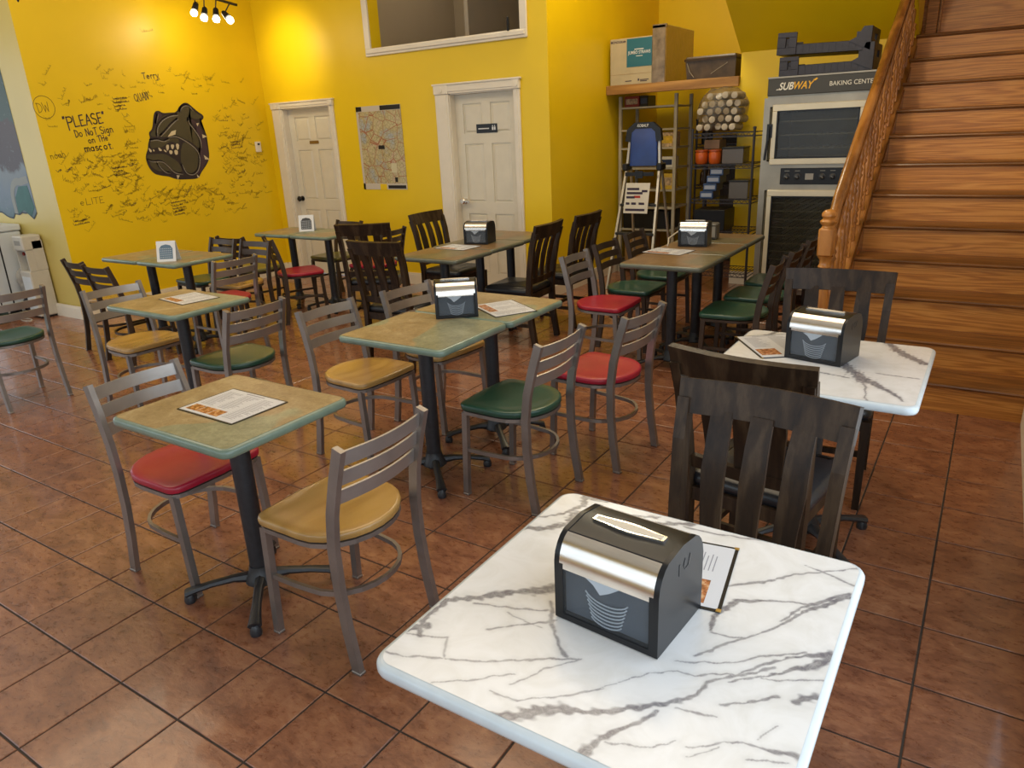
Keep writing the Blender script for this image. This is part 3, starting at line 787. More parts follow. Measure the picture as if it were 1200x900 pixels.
VEIN_NEAR = [[[-0.367,-0.18,0.0094],[-0.326,-0.151,0.0115],[-0.281,-0.116,0.0138],[-0.231,-0.069,0.0183],[-0.164,-0.015,0.0206],[-0.108,0.035,0.0184]],[[-0.33,-0.153,0.0115],[-0.335,-0.193,0.0129],[-0.335,-0.228,0.0124],[-0.314,-0.261,0.0101]],[[-0.342,-0.263,0.0085],[-0.336,-0.246,0.0139],[-0.318,-0.235,0.0157]],[[-0.339,-0.272,0.0033],[-0.263,-0.242,0.0033],[-0.237,-0.288,0.0031]],[[-0.351,-0.327,0.0031],[-0.31,-0.322,0.0031],[-0.237,-0.293,0.0039],[-0.156,-0.253,0.0032],[-0.082,-0.204,0.0049],[-0.025,-0.174,0.0032]],[[-0.212,-0.187,0.0035],[-0.169,-0.148,0.0036],[-0.115,-0.103,0.0046]],[[-0.153,-0.06,0.0059],[-0.099,-0.139,0.0061],[-0.05,-0.18,0.004]],[[-0.28,-0.137,0.0038],[-0.215,-0.116,0.0038],[-0.145,-0.089,0.0038]],[[-0.101,-0.285,0.0022],[-0.071,-0.233,0.0024],[-0.025,-0.174,0.0024]],[[-0.218,-0.348,0.0022],[-0.159,-0.307,0.003],[-0.109,-0.262,0.0023]],[[-0.117,-0.312,0.0029],[-0.068,-0.31,0.0028],[-0.011,-0.262,0.0029],[0.038,-0.218,0.0021]],[[-0.103,-0.359,0.0054],[-0.058,-0.341,0.0179],[-0.027,-0.309,0.018],[0.022,-0.278,0.0135],[0.062,-0.257,0.0093],[0.1,-0.225,0.0105],[0.15,-0.183,0.0078],[0.17,-0.161,0.0078],[0.18,-0.119,0.0041],[0.229,-0.068,0.0041],[0.261,-0.031,0.0041]],[[0.131,-0.217,0.0051],[0.109,-0.264,0.0075],[0.079,-0.313,0.011],[0.069,-0.348,0.0143]],[[0.069,-0.348,0.0072],[0.092,-0.352,0.0047]],[[0.088,-0.316,0.0024],[0.15,-0.288,0.0018],[0.178,-0.257,0.0018]],[[0.126,-0.116,0.0029],[0.155,-0.115,0.0028],[0.211,-0.083,0.0027],[0.241,-0.038,0.0042],[0.288,0.013,0.0056],[0.332,0.046,0.0111]],[[0.207,-0.103,0.0027],[0.262,-0.049,0.004],[0.314,-0.0,0.0107],[0.336,0.04,0.0164]],[[0.118,-0.096,0.0022],[0.182,-0.065,0.0029],[0.239,-0.015,0.0029],[0.298,0.031,0.0056]],[[0.252,-0.066,0.0027],[0.283,-0.053,0.0026],[0.338,-0.021,0.0026]],[[0.138,-0.068,0.0045],[0.179,-0.007,0.0046],[0.224,0.045,0.0031],[0.282,0.161,0.0066],[0.339,0.231,0.0135]],[[0.241,0.095,0.0048],[0.271,0.164,0.005],[0.337,0.24,0.0103]],[[0.14,0.069,0.0136],[0.157,0.12,0.0123],[0.199,0.141,0.0052],[0.27,0.169,0.0034]],[[0.138,0.012,0.0049],[0.131,0.047,0.0101],[0.138,0.074,0.0137]],[[0.141,0.006,0.0032],[0.175,0.006,0.0031],[0.207,0.022,0.0023]],[[0.126,0.153,0.0038],[0.184,0.198,0.0056],[0.225,0.254,0.0038],[0.274,0.285,0.0038],[0.333,0.338,0.0038]],[[0.241,0.297,0.0039],[0.286,0.288,0.0047],[0.338,0.272,0.0044]],[[0.308,-0.096,0.0072],[0.321,-0.08,0.0144],[0.334,-0.068,0.0168]],[[0.155,-0.197,0.0026],[0.189,-0.194,0.0037],[0.213,-0.187,0.0024]],[[0.192,-0.262,0.0023],[0.25,-0.215,0.0023],[0.297,-0.209,0.0043],[0.333,-0.195,0.0093]],[[0.277,-0.197,0.0017],[0.297,-0.158,0.0017]],[[0.21,-0.157,0.0038],[0.242,-0.13,0.005],[0.282,-0.096,0.005]],[[0.199,-0.281,0.0017],[0.235,-0.237,0.0017]],[[0.273,-0.241,0.0021],[0.326,-0.215,0.0021]],[[-0.375,0.178,0.0055],[-0.326,0.218,0.007],[-0.293,0.249,0.0085],[-0.271,0.308,0.0116],[-0.291,0.356,0.0183]],[[-0.355,0.145,0.0132],[-0.297,0.168,0.0186],[-0.262,0.213,0.0187],[-0.261,0.258,0.0356]],[[-0.282,0.346,0.021],[-0.232,0.353,0.0146]],[[-0.186,0.28,0.0107],[-0.108,0.296,0.0153],[-0.049,0.328,0.0151],[0.008,0.355,0.0074]],[[-0.177,0.308,0.0082],[-0.094,0.339,0.0079]],[[-0.028,0.327,0.005],[0.049,0.331,0.0047],[0.119,0.346,0.0045],[0.174,0.356,0.0033]],[[0.118,0.149,0.0028],[0.204,0.219,0.0019]],[[-0.206,-0.129,0.0019],[-0.129,-0.134,0.0018]],[[0.024,-0.231,0.0014],[0.08,-0.153,0.0015],[0.126,-0.116,0.0022]]]
VEIN_FAR = [[[0.182,0.358,0.0226],[0.261,0.206,0.0401],[0.334,0.126,0.0311]],[[0.076,0.017,0.038],[0.128,-0.077,0.0409],[0.177,-0.155,0.0436],[0.265,-0.235,0.0152],[0.309,-0.308,0.0071]],[[0.024,-0.126,0.009],[0.121,-0.142,0.0085]],[[0.176,-0.184,0.0054],[0.207,-0.35,0.0048]],[[0.199,-0.054,0.0059],[0.331,-0.062,0.0056]],[[-0.338,0.153,0.008],[-0.256,0.303,0.0168],[-0.215,0.426,0.0351]]]


def layer(name, polys, m, x, parent, strokes=None, w=0.0):
    bm = BM()
    for p in polys:
        f = bm.faces.new([bm.verts.new((x, a, b)) for a, b in p])
    bmesh.ops.triangulate(bm, faces=bm.faces[:])
    for s in strokes or []: ribbon(bm, s, w, x)
    return obj(name, bm, m, parent)


def smooth_poly(P, closed=True, it=2):
    for _ in range(it):
        Q = []
        n = len(P)
        for i in range(n if closed else n - 1):
            a, b = P[i], P[(i + 1) % n]
            Q += [(a[0] * .75 + b[0] * .25, a[1] * .75 + b[1] * .25), (a[0] * .25 + b[0] * .75, a[1] * .25 + b[1] * .75)]
        P = Q if closed else [P[0]] + Q + [P[-1]]
    return P


dog = thing('dog_emblem', 'dark grey snarling bulldog head painted on the yellow wall, spiked collar', 'wall emblem', (0, 0, 0))
EMB = mat('emblem_black', (0.022, 0.014, 0.020), 0.6); EMG = mat('emblem_grey', (0.060, 0.052, 0.028), 0.6, var=0.1)
EMW = mat('emblem_white', (0.60, 0.52, 0.36), 0.6); EMP = mat('emblem_collar', (0.05, 0.026, 0.045), 0.6); EML = mat('emblem_line', (0.32, 0.29, 0.25), 0.6)
layer('outline', [smooth_poly(DOG['outline'])], EMB, XE + 0.0006, dog)
layer('collar', [smooth_poly(DOG['collar'])], EMP, XE + 0.0010, dog)
layer('head_patch', [smooth_poly(DOG[k]) for k in ('skull',)], EMG, XE + 0.0014, dog)
layer('ear', [smooth_poly(DOG['ear_l'])], EMP, XE + 0.0014, dog)
layer('jaw', [smooth_poly(DOG['jaw'])], EMG, XE + 0.0014, dog)
layer('mouth', [smooth_poly(DOG['mouth'])], EMB, XE + 0.0018, dog)
layer('muzzle', [smooth_poly(DOG['muzzle'])], EMG, XE + 0.0022, dog)
layer('jowl', [smooth_poly(DOG['jowl'])], EMG, XE + 0.0022, dog)
for s_ in DOG['lines']: layer('contour_line', [], EMB, XE + 0.0025, dog, [smooth_poly(s_, False)], 0.020)
for s_ in DOG['lines']: layer('highlight_line', [], EML, XE + 0.0027, dog, [smooth_poly([(a + 0.010, b - 0.010) for a, b in s_], False)], 0.010)
layer('eye', [DOG['eye']], EMW, XE + 0.0028, dog)
for t_ in DOG['teeth']: layer('tooth', [smooth_poly(t_, it=1)], EMW, XE + 0.0028, dog)
for t_ in DOG['spikes']: layer('spike', [t_], EMW, XE + 0.0028, dog)

bm = BM(); box(bm, XW, XW + 0.03, 4.86, 4.93, 1.50, 1.62, 0.005)
th = tag(obj('thermostat', bm, TRIMW), 'small white thermostat on the yellow wall beside the left door', 'thermostat')
bm = BM(); box(bm, XW + 0.03, XW + 0.032, 4.88, 4.91, 1.58, 1.60); obj('display', bm, BLK, th)

# ------------------------------------------------------------------ map poster on the back wall
def m_map():
    t = NT('street_map_print'); v = t.coords((1, 1, 1), True)
    vo = t.add('ShaderNodeTexVoronoi', feature='DISTANCE_TO_EDGE'); vo.inputs['Scale'].default_value = 26; t.link(v, vo.inputs['Vector'])
    v2 = t.add('ShaderNodeTexVoronoi', feature='DISTANCE_TO_EDGE'); v2.inputs['Scale'].default_value = 7; t.link(v, v2.inputs['Vector'])
    n = t.noise(v, 5, 4, 0.6)
    base = t.ramp(n, [(0.32, (0.36, 0.40, 0.42)), (0.45, (0.48, 0.40, 0.20)), (0.55, (0.52, 0.46, 0.26)), (0.7, (0.50, 0.30, 0.28))])
    a = t.ramp(vo.outputs['Distance'], [(0.02, (1, 1, 1)), (0.06, (0, 0, 0))]); b = t.ramp(v2.outputs['Distance'], [(0.01, (1, 1, 1)), (0.03, (0, 0, 0))])
    c = t.mix(a, base, (0.26, 0.22, 0.10)); c = t.mix(b, c, (0.35, 0.12, 0.05))
    t.col(c); t.b.inputs['Roughness'].default_value = 0.4
    return t.m


mp = thing('map_poster', 'large street map poster taped to the yellow wall between the doors', 'poster', (-2.40, YBK - 0.004, 1.49))
bm = BM(); box(bm, -0.325, 0.325, -0.001, 0.001, -0.44, 0.44); obj('sheet', bm, m_map(), mp)
bm = BM(); box(bm, -0.325, 0.325, -0.002, -0.001, 0.385, 0.44)
box(bm, -0.325, 0.325, -0.002, -0.001, -0.44, -0.375); box(bm, -0.325, -0.295, -0.002, -0.001, -0.44, 0.44)
obj('margin', bm, mat('map_margin', (0.55, 0.50, 0.42), 0.4), mp)
MI_ = mat('map_inset', (0.6, 0.56, 0.36), 0.4)
for (u0, u1, v0, v1), mm_ in (((-.32, -.24, .39, .437), BLK), ((.03, .32, .39, .437), BLK), ((-.07, .03, -.44, -.38), YELLOW), ((.05, .31, -.43, -.395), BLK), ((-.04, .05, -.01, .03), BLK), ((.12, .2, -.26, -.16), MI_), ((.16, .2, -.36, -.31), BLK)):
    bm = BM(); box(bm, u0, u1, -0.003, -0.002, v0, v1); obj('title_block', bm, mm_, mp)

# small black upright piece by the high opening
bm = BM(); box(bm, -0.66, -0.635, YBK - 0.06, YBK - 0.041, 2.48, 2.60, 0.006)
pc = tag(obj('block', bm, BLK), 'small black upright piece on the white frame of the high opening', 'block')

# ------------------------------------------------------------------ tables
def table_base(root, h, r=0.036, arm=0.275):
    bm = BM(); lathe(bm, [(r, 0.055), (r, h - 0.03), (0.10, h - 0.028), (0.10, h - 0.02)], 20)
    obj('column', bm, IRON, root, True)
    bm = BM(); lathe(bm, [(0.05, 0.045), (0.062, 0.055), (0.058, 0.075), (r + 0.008, 0.095), (r + 0.003, 0.12)], 20)
    obj('hub', bm, IRON, root, True)
    for k in range(4):
        a = PI / 4 + k * PI / 2; c, s = math.cos(a), math.sin(a)
        bm = BM()
        pr = [(0.03, 0.07), (0.10, 0.072), (0.18, 0.062), (0.24, 0.05), (arm, 0.04)]
        sweep(bm, [(q * c, q * s, z) for q, z in pr], 0, 0, (-s, c, 0), ws=[0.05, 0.036, 0.034, 0.042, 0.05], ds=[0.05, 0.03, 0.024, 0.024, 0.03], n=8)
        lathe(bm, [(0.02, 0.0), (0.022, 0.012), (0.018, 0.03), (0.012, 0.04)], 10, (arm * c * 0.97, arm * s * 0.97, 0))
        obj('foot', bm, IRON, root, True)


def green_table(cx, cy, hx, hy, label, group=None, h=0.75, rz=0.0, brown=False):
    root = thing('laminate_table', label, 'table', (cx, cy, 0), rz, group)
    bm = BM(); o = rrect(hx, hy, 0.035, 5)
    slab(bm, o, [(h - 0.033, 0.012), (h - 0.030, 0.004), (h - 0.022, 0), (h - 0.010, 0), (h - 0.003, 0.004), (h, 0.012), (h + 0.0002, 0.014)])
    obj('edge_band', bm, SAGEB if brown else SAGE, root, True, angle=60)
    bm = BM(); o = rrect(hx - 0.0135, hy - 0.0135, 0.022, 5)
    slab(bm, o, [(h - 0.004, 0), (h + 0.001, 0)])
    obj('tabletop', bm, LAMB if brown else LAM, root)
    table_base(root, h)
    return root


green_table(1.225, 0.262, 0.315, 0.26, 'small square sage-edged table nearest the camera, red and tan chairs at it')
green_table(-0.605, 1.27, 0.335, 0.26, 'single sage-edged table left of centre, green seated chair on its right')
green_table(1.18, 1.365, 0.31, 0.262, 'nearer of the two sage-edged tables pushed together in the middle of the room')
green_table(1.195, 1.892, 0.31, 0.262, 'further of the two joined tables in the middle of the room, menu on it')
green_table(-2.67, 2.35, 0.26, 0.28, 'left half of the double table before the handwriting wall')
green_table(-2.145, 2.35, 0.26, 0.28, 'right half of the double table before the handwriting wall, white card on its left')
green_table(-2.60, 3.85, 0.26, 0.26, 'left half of the double table in front of the left door')
green_table(-2.075, 3.85, 0.26, 0.26, 'right half of the double table in front of the left door')
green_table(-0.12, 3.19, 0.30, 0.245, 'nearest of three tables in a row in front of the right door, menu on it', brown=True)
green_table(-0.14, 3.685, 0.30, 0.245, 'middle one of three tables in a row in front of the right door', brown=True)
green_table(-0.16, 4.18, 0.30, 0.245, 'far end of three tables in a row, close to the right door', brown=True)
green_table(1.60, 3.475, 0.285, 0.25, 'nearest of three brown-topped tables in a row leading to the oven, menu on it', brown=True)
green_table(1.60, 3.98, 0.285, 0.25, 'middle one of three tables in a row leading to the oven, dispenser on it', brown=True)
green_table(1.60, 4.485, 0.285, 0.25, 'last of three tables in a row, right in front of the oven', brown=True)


def marble_top(hx, hy, h, veins, seed, N=260):
    ax = np.linspace(-1, 1, N); X, Y = np.meshgrid(ax * (hx - 0.012), ax * (hy - 0.012), indexing='ij')
    X = X.ravel().copy(); Y = Y.ravel().copy(); r = 0.03
    ex = np.abs(X) - (hx - 0.012 - r); ey = np.abs(Y) - (hy - 0.012 - r)
    m = (ex > 0) & (ey > 0); L = np.maximum(np.hypot(ex, ey), 1e-9); s = np.maximum(ex, ey) / L
    X = np.where(m, np.sign(X) * (hx - 0.012 - r + ex * s), X); Y = np.where(m, np.sign(Y) * (hy - 0.012 - r + ey * s), Y)
    rng = np.random.RandomState(seed)

    def field(sc, n=7):
        o = np.zeros_like(X)
        for _ in range(n):
            a = rng.uniform(0, 2 * PI); f = sc * rng.uniform(0.6, 2.0); o += np.sin((X * math.cos(a) + Y * math.sin(a)) * f + rng.uniform(0, 6.28))
        return o / n
    wx = X + 0.006 * field(55) + 0.003 * field(200); wy = Y + 0.006 * field(55) + 0.003 * field(200)
    rag = 1 + 0.9 * field(260, 9) + 0.5 * field(90)
    V = np.zeros_like(X)
    for ln in veins:
        for (x0, y0, w0), (x1, y1, w1) in zip(ln, ln[1:]):
            dx, dy = x1 - x0, y1 - y0; q = dx * dx + dy * dy + 1e-9
            t = np.clip(((wx - x0) * dx + (wy - y0) * dy) / q, 0, 1)
            d = np.hypot(wx - x0 - t * dx, wy - y0 - t * dy); wv = (w0 + (w1 - w0) * t) * 0.5 * np.clip(rag, 0.35, 2.0) + 0.0003
            thin = min(1.0, 0.72 + max(w0, w1) * 25)
            V = np.maximum(V, np.clip(1.9 - 1.3 * d / wv, 0, 1) * thin); V = np.maximum(V, 0.16 * np.clip(1 - d / (wv * 3 + 0.006), 0, 1))
    faces = []
    idx = np.arange(N * N).reshape(N, N)
    F = np.stack([idx[:-1, :-1].ravel(), idx[1:, :-1].ravel(), idx[1:, 1:].ravel(), idx[:-1, 1:].ravel()], 1)
    me = bpy.data.meshes.new('tabletop')
    me.from_pydata(np.stack([X, Y, np.full_like(X, h + 0.0008)], 1).tolist(), [], F.tolist())
    a = me.attributes.new('vein', 'FLOAT', 'POINT'); a.data.foreach_set('value', V.astype(np.float32))
    me.materials.append(MARB)
    return me


def marble_table(cx, cy, hx, hy, veins, label, seed, N):
    root = thing('marble_table', label, 'table', (cx, cy, 0)); h = 0.75
    bm = BM(); slab(bm, rrect(hx, hy, 0.04, 6), [(h - 0.03, 0.010), (h - 0.027, 0.003), (h - 0.02, 0), (h - 0.009, 0), (h - 0.003, 0.0035), (h, 0.011), (h + 0.0003, 0.016)])
    obj('edge', bm, MEDGE, root, True, angle=60)
    me = marble_top(hx, hy, h, veins, seed, N); o = bpy.data.objects.new('tabletop', me); COL.objects.link(o); o.parent = root
    table_base(root, h, 0.04, 0.28)
    return root


marble_table(2.893, -0.085, 0.350, 0.362, VEIN_NEAR, 'white marble-look table with grey veins filling the foreground', 3, 300)
marble_table(2.893, 1.60, 0.355, 0.362, VEIN_FAR, 'white marble-look table at the foot of the stairs', 8, 180)


# ------------------------------------------------------------------ ladder-back metal chair (faces +y)
def seat_outline():
    o = []
    hw = 0.205
    for k in range(4): a = math.radians(90 * k / 3); o.append((hw - 0.045 + 0.045 * math.cos(a), 0.155 + 0.045 * math.sin(a)))
    o.append((0, 0.208))
    for k in range(4): a = math.radians(90 + 90 * k / 3); o.append((-hw + 0.045 + 0.045 * math.cos(a), 0.155 + 0.045 * math.sin(a)))
    for k in range(13): a = math.radians(180 + 180 * k / 12); o.append((0.202 * math.cos(a), -0.015 + 0.178 * math.sin(a)))
    return o


CH = {}


def metal_chair(seatmat, label, x, y, face, group=None, frame=None):
    frame = frame or STEEL
    rzv = math.radians(face - 90)
    key = seatmat.name + frame.name
    if key in CH:
        return dup(CH[key], (x, y, 0), rzv, label, group)
    root = thing('ladder_back_chair', label, 'chair', (x, y, 0), rzv, group)
    if CH:
        src = next(iter(CH.values()))
        for ch in list(src.children):
            c = ch.copy(); COL.objects.link(c); c.parent = root
            if ch.name.startswith('seat') and not ch.name.startswith('seat_frame'):
                c.data = ch.data.copy(); c.data.materials.clear(); c.data.materials.append(seatmat)
            elif frame is not STEEL:
                c.data = ch.data.copy(); c.data.materials.clear(); c.data.materials.append(frame)
        CH[key] = root
        return root
    for s in (-1, 1):
        bm = BM()
        P = [(s * .192, -.205, 0.006), (s * .190, -.180, .16), (s * .188, -.166, .30), (s * .187, -.164, .44), (s * .185, -.178, .56), (s * .182, -.208, .68), (s * .180, -.240, .785)]
        sweep(bm, P, 0.021, 0.036, (1, 0, 0))
        box(bm, s * .192 - .013, s * .192 + .013, -.226, -.186, 0, 0.010, 0.002)
        obj('back_post', bm, STEEL, root, True, angle=30)
    for s in (-1, 1):
        bm = BM(); sweep(bm, [(s * .188, .185, 0.006), (s * .186, .165, .42)], 0.024, 0.028, (1, 0, 0))
        box(bm, s * .188 - .014, s * .188 + .014, .169, .201, 0, 0.010, 0.002)
        obj('front_leg', bm, STEEL, root)
    for z in (0.748, 0.680, 0.612):
        yy = -.208 - (z - .68) * .30
        bm = BM()
        P = [(-.176 + .352 * q / 12, yy - .024 * math.sin(PI * q / 12), z) for q in range(13)]
        sweep(bm, P, 0.048, 0.007, (0, -.18, 1))
        obj('slat', bm, SLATM, root, True, angle=35)
    o = seat_outline(); bm = BM()
    rings = slab(bm, o, [(.432, .010), (.436, .002), (.445, 0), (.455, 0), (.461, .004), (.463, .012)], cap=False)
    bm.faces.new(rings[0][::-1])
    prev = rings[-1]
    for f, z in ((0.8, .459), (0.5, .455), (0.2, .454)):
        ring = [bm.verts.new((v.co.x * f, v.co.y * f, z)) for v in rings[-1]]
        for k in range(len(ring)): bm.faces.new((prev[k], prev[(k + 1) % len(ring)], ring[(k + 1) % len(ring)], ring[k]))
        prev = ring
    bm.faces.new(prev)
    obj('seat', bm, seatmat, root, True, angle=50)
    bm = BM(); oo = [(a * .93, b * .93) for a, b in o]
    sweep(bm, [(a, b, .421) for a, b in oo], 0.016, 0.022, (0, 0, 1), closed=True)
    obj('seat_frame', bm, STEEL, root)
    bm = BM()
    P = [(.187, .165, .235), (.183, .06, .235)] + [(.176 * math.cos(math.radians(a)), -.01 + .165 * math.sin(math.radians(a)), .235) for a in range(0, -181, -15)] + [(-.183, .06, .235), (-.187, .165, .235)]
    sweep(bm, P, 0.018, 0.013, (0, 0, 1))
    obj('stretcher', bm, STEEL, root)
    CH[key] = root
    return root


metal_chair(TAN, 'tan seated metal chair in the foreground right of the small square table', 1.66, .31, 179)
metal_chair(RED, 'red seated metal chair left of the nearest sage-edged table', .84, .29, 2)
metal_chair(GREEN, 'green seated metal chair right of the middle tables, its back to the stairs', 1.65, 1.44, 178)
metal_chair(RED, 'bright red seated metal chair at the far right corner of the middle tables', 1.80, 2.0, 174)
metal_chair(TAN, 'tan seated metal chair left of the nearer middle table', .68, 1.44, -2)
metal_chair(TAN, 'metal chair left of the further middle table, half hidden behind napkin dispenser', .76, 1.98, -6)
metal_chair(GREEN, 'green seated metal chair right of the single table, between two tan chairs', -.18, 1.31, 178)
metal_chair(TAN, 'tan seated metal chair on the left side of the single table left of centre', -1.11, 1.28, -2)
metal_chair(GREEN, 'green seated metal chair cut off by the left edge of the photo', -2.10, .93, 180)
metal_chair(TAN, 'leftmost of two dark-looking chairs tucked in front of the table by the handwriting wall', -2.76, 2.01, 84, frame=DARK_FRAME)
metal_chair(TAN, 'second dark-looking chair, tucked under the table by the handwriting wall right of its twin', -2.30, 1.935, 88, frame=DARK_FRAME)
metal_chair(RED, 'red seated silver chair at the right end of the table by the handwriting wall', -1.715, 2.35, 176)
metal_chair(GREEN, 'green seated chair behind the left double table, against the handwriting wall side', -2.64, 2.84, 268, frame=DARK_FRAME)
metal_chair(TAN, 'brown seated chair behind the left double table, right of the green seated one', -2.16, 2.84, 272, frame=DARK_FRAME)
metal_chair(OLIVES, 'chair tucked at the front left of the double table before the left door', -2.66, 3.40, 92, frame=DARK_FRAME)
metal_chair(RED, 'red seated chair at the front right of the double table before the left door', -2.06, 3.42, 62, frame=DARK_FRAME)
metal_chair(OLIVES, 'olive seated chair at the far side of the table by the left door', -2.40, 4.24, 268, frame=DARK_FRAME)
metal_chair(RED, 'dark red seated chair at the right end of the table by the left door', -1.62, 4.02, 185, frame=DARK_FRAME)
metal_chair(RED, 'dull red seated chair at the near left of the table row leading to the oven', 1.17, 3.33, 0)
metal_chair(GREEN, 'green seated chair left of the oven table row, behind the red one', 1.14, 3.88, 0, frame=DARK_FRAME)
metal_chair(GREEN, 'green seated chair at the far left of the oven table row, before the ladder', 1.13, 4.45, 2, frame=DARK_FRAME)
metal_chair(GREEN, 'green seated chair at the near right of the oven table row', 2.06, 3.44, 182, frame=DARK_FRAME)
metal_chair(GREEN, 'green seated chair at the middle right of the oven table row', 2.06, 3.95, 180, frame=DARK_FRAME)
metal_chair(GREEN, 'green seated chair at the far right of the oven table row, next to the oven', 2.06, 4.46, 180, frame=DARK_FRAME)


# ------------------------------------------------------------------ dark wooden slat-back chair (faces +y)
WC = []


def wood_chair(label, x, y, face, group=None):
    rzv = math.radians(face - 90)
    if WC: return dup(WC[0], (x, y, 0), rzv, label, group)
    root = thing('slat_back_chair', label, 'chair', (x, y, 0), rzv, group)
    H = 0.945
    for s in (-1, 1):
        bm = BM()
        P = [(s * .195, -.245, 0), (s * .195, -.215, .20), (s * .197, -.205, .44), (s * .203, -.222, .60), (s * .210, -.252, .78), (s * .214, -.285, H - .055)]
        sweep(bm, P, .034, .042, (1, 0, 0)); obj('back_post', bm, DWOOD, root)
        bm = BM(); sweep(bm, [(s * .190, .190, 0), (s * .190, .190, .41)], .034, .034, (1, 0, 0), ws=[.028, .036], ds=[.028, .036]); obj('front_leg', bm, DWOOD, root)
    bm = BM(); zc = H - .05
    P = [(-.232 + .464 * q / 12, -.283 - .030 * math.sin(PI * q / 12), zc) for q in range(13)]
    sweep(bm, P, .098, .024, (0, -.28, 1)); obj('top_rail', bm, DWOOD, root, True, angle=35)
    bm = BM(); sweep(bm, [(-.185, -.208, .515), (0, -.222, .515), (.185, -.208, .515)], .045, .022, (0, -.1, 1)); obj('lower_rail', bm, DWOOD, root)
    for k, q in enumerate((-.108, 0, .108)):
        bm = BM()
        P = [(q * .92, -.216, .52), (q * .95, -.220, .60), (q, -.238, .70), (q, -.262, .79), (q * 1.02, -.292, H - .08)]
        sweep(bm, P, .062, .013, (1, 0, 0), ws=[.056, .06, .066, .062, .058], ds=[.013] * 5)
        obj('splat', bm, DWOOD, root, True, angle=30)
    bm = BM()
    for s in (-1, 1): box(bm, s * .190 - .011, s * .190 + .011, -.19, .18, .365, .415)
    box(bm, -.18, .18, .178, .200, .365, .415); box(bm, -.18, .18, -.215, -.195, .365, .415)
    obj('apron', bm, DWOOD, root)
    bm = BM(); o = rrect(.212, .205, .05, 6)
    rings = slab(bm, o, [(.412, .012), (.420, .002), (.440, 0), (.455, .006), (.465, .022), (.471, .06)])
    obj('cushion', bm, BVIN, root, True, angle=70)
    bm = BM()
    for s in (-1, 1): sweep(bm, [(s * .192, -.21, .17), (s * .190, .19, .17)], .026, .018, (0, 0, 1))
    sweep(bm, [(-.19, -.01, .17), (.19, -.01, .17)], .026, .018, (0, 0, 1))
    obj('stretcher', bm, DWOOD, root)
    WC.append(root)
    return root


wood_chair('dark wooden chair with its back right behind the foreground marble table', 2.90, .385, 266)
wood_chair('dark wooden chair with black cushion in front of the far marble table', 2.815, 1.245, 82)
wood_chair('dark wooden chair between the far marble table and the stairs, facing the camera', 2.83, 2.12, 275)
wood_chair('dark wooden chair at the near end of the three tables before the right door', -.18, 2.78, 93)
wood_chair('dark wooden chair standing angled between the left and right double tables', -1.13, 3.50, 118)
wood_chair('dark wooden chair left of the table row by the right door frame', -.70, 4.07, 0)
wood_chair('dark wooden chair at the near right side of the table row before the right door', .25, 3.64, 184)
wood_chair('dark wooden chair at the far right of the table row, by the yellow corner wall', .26, 4.29, 181)


# ------------------------------------------------------------------ napkin dispenser (faces -y)
ND = []


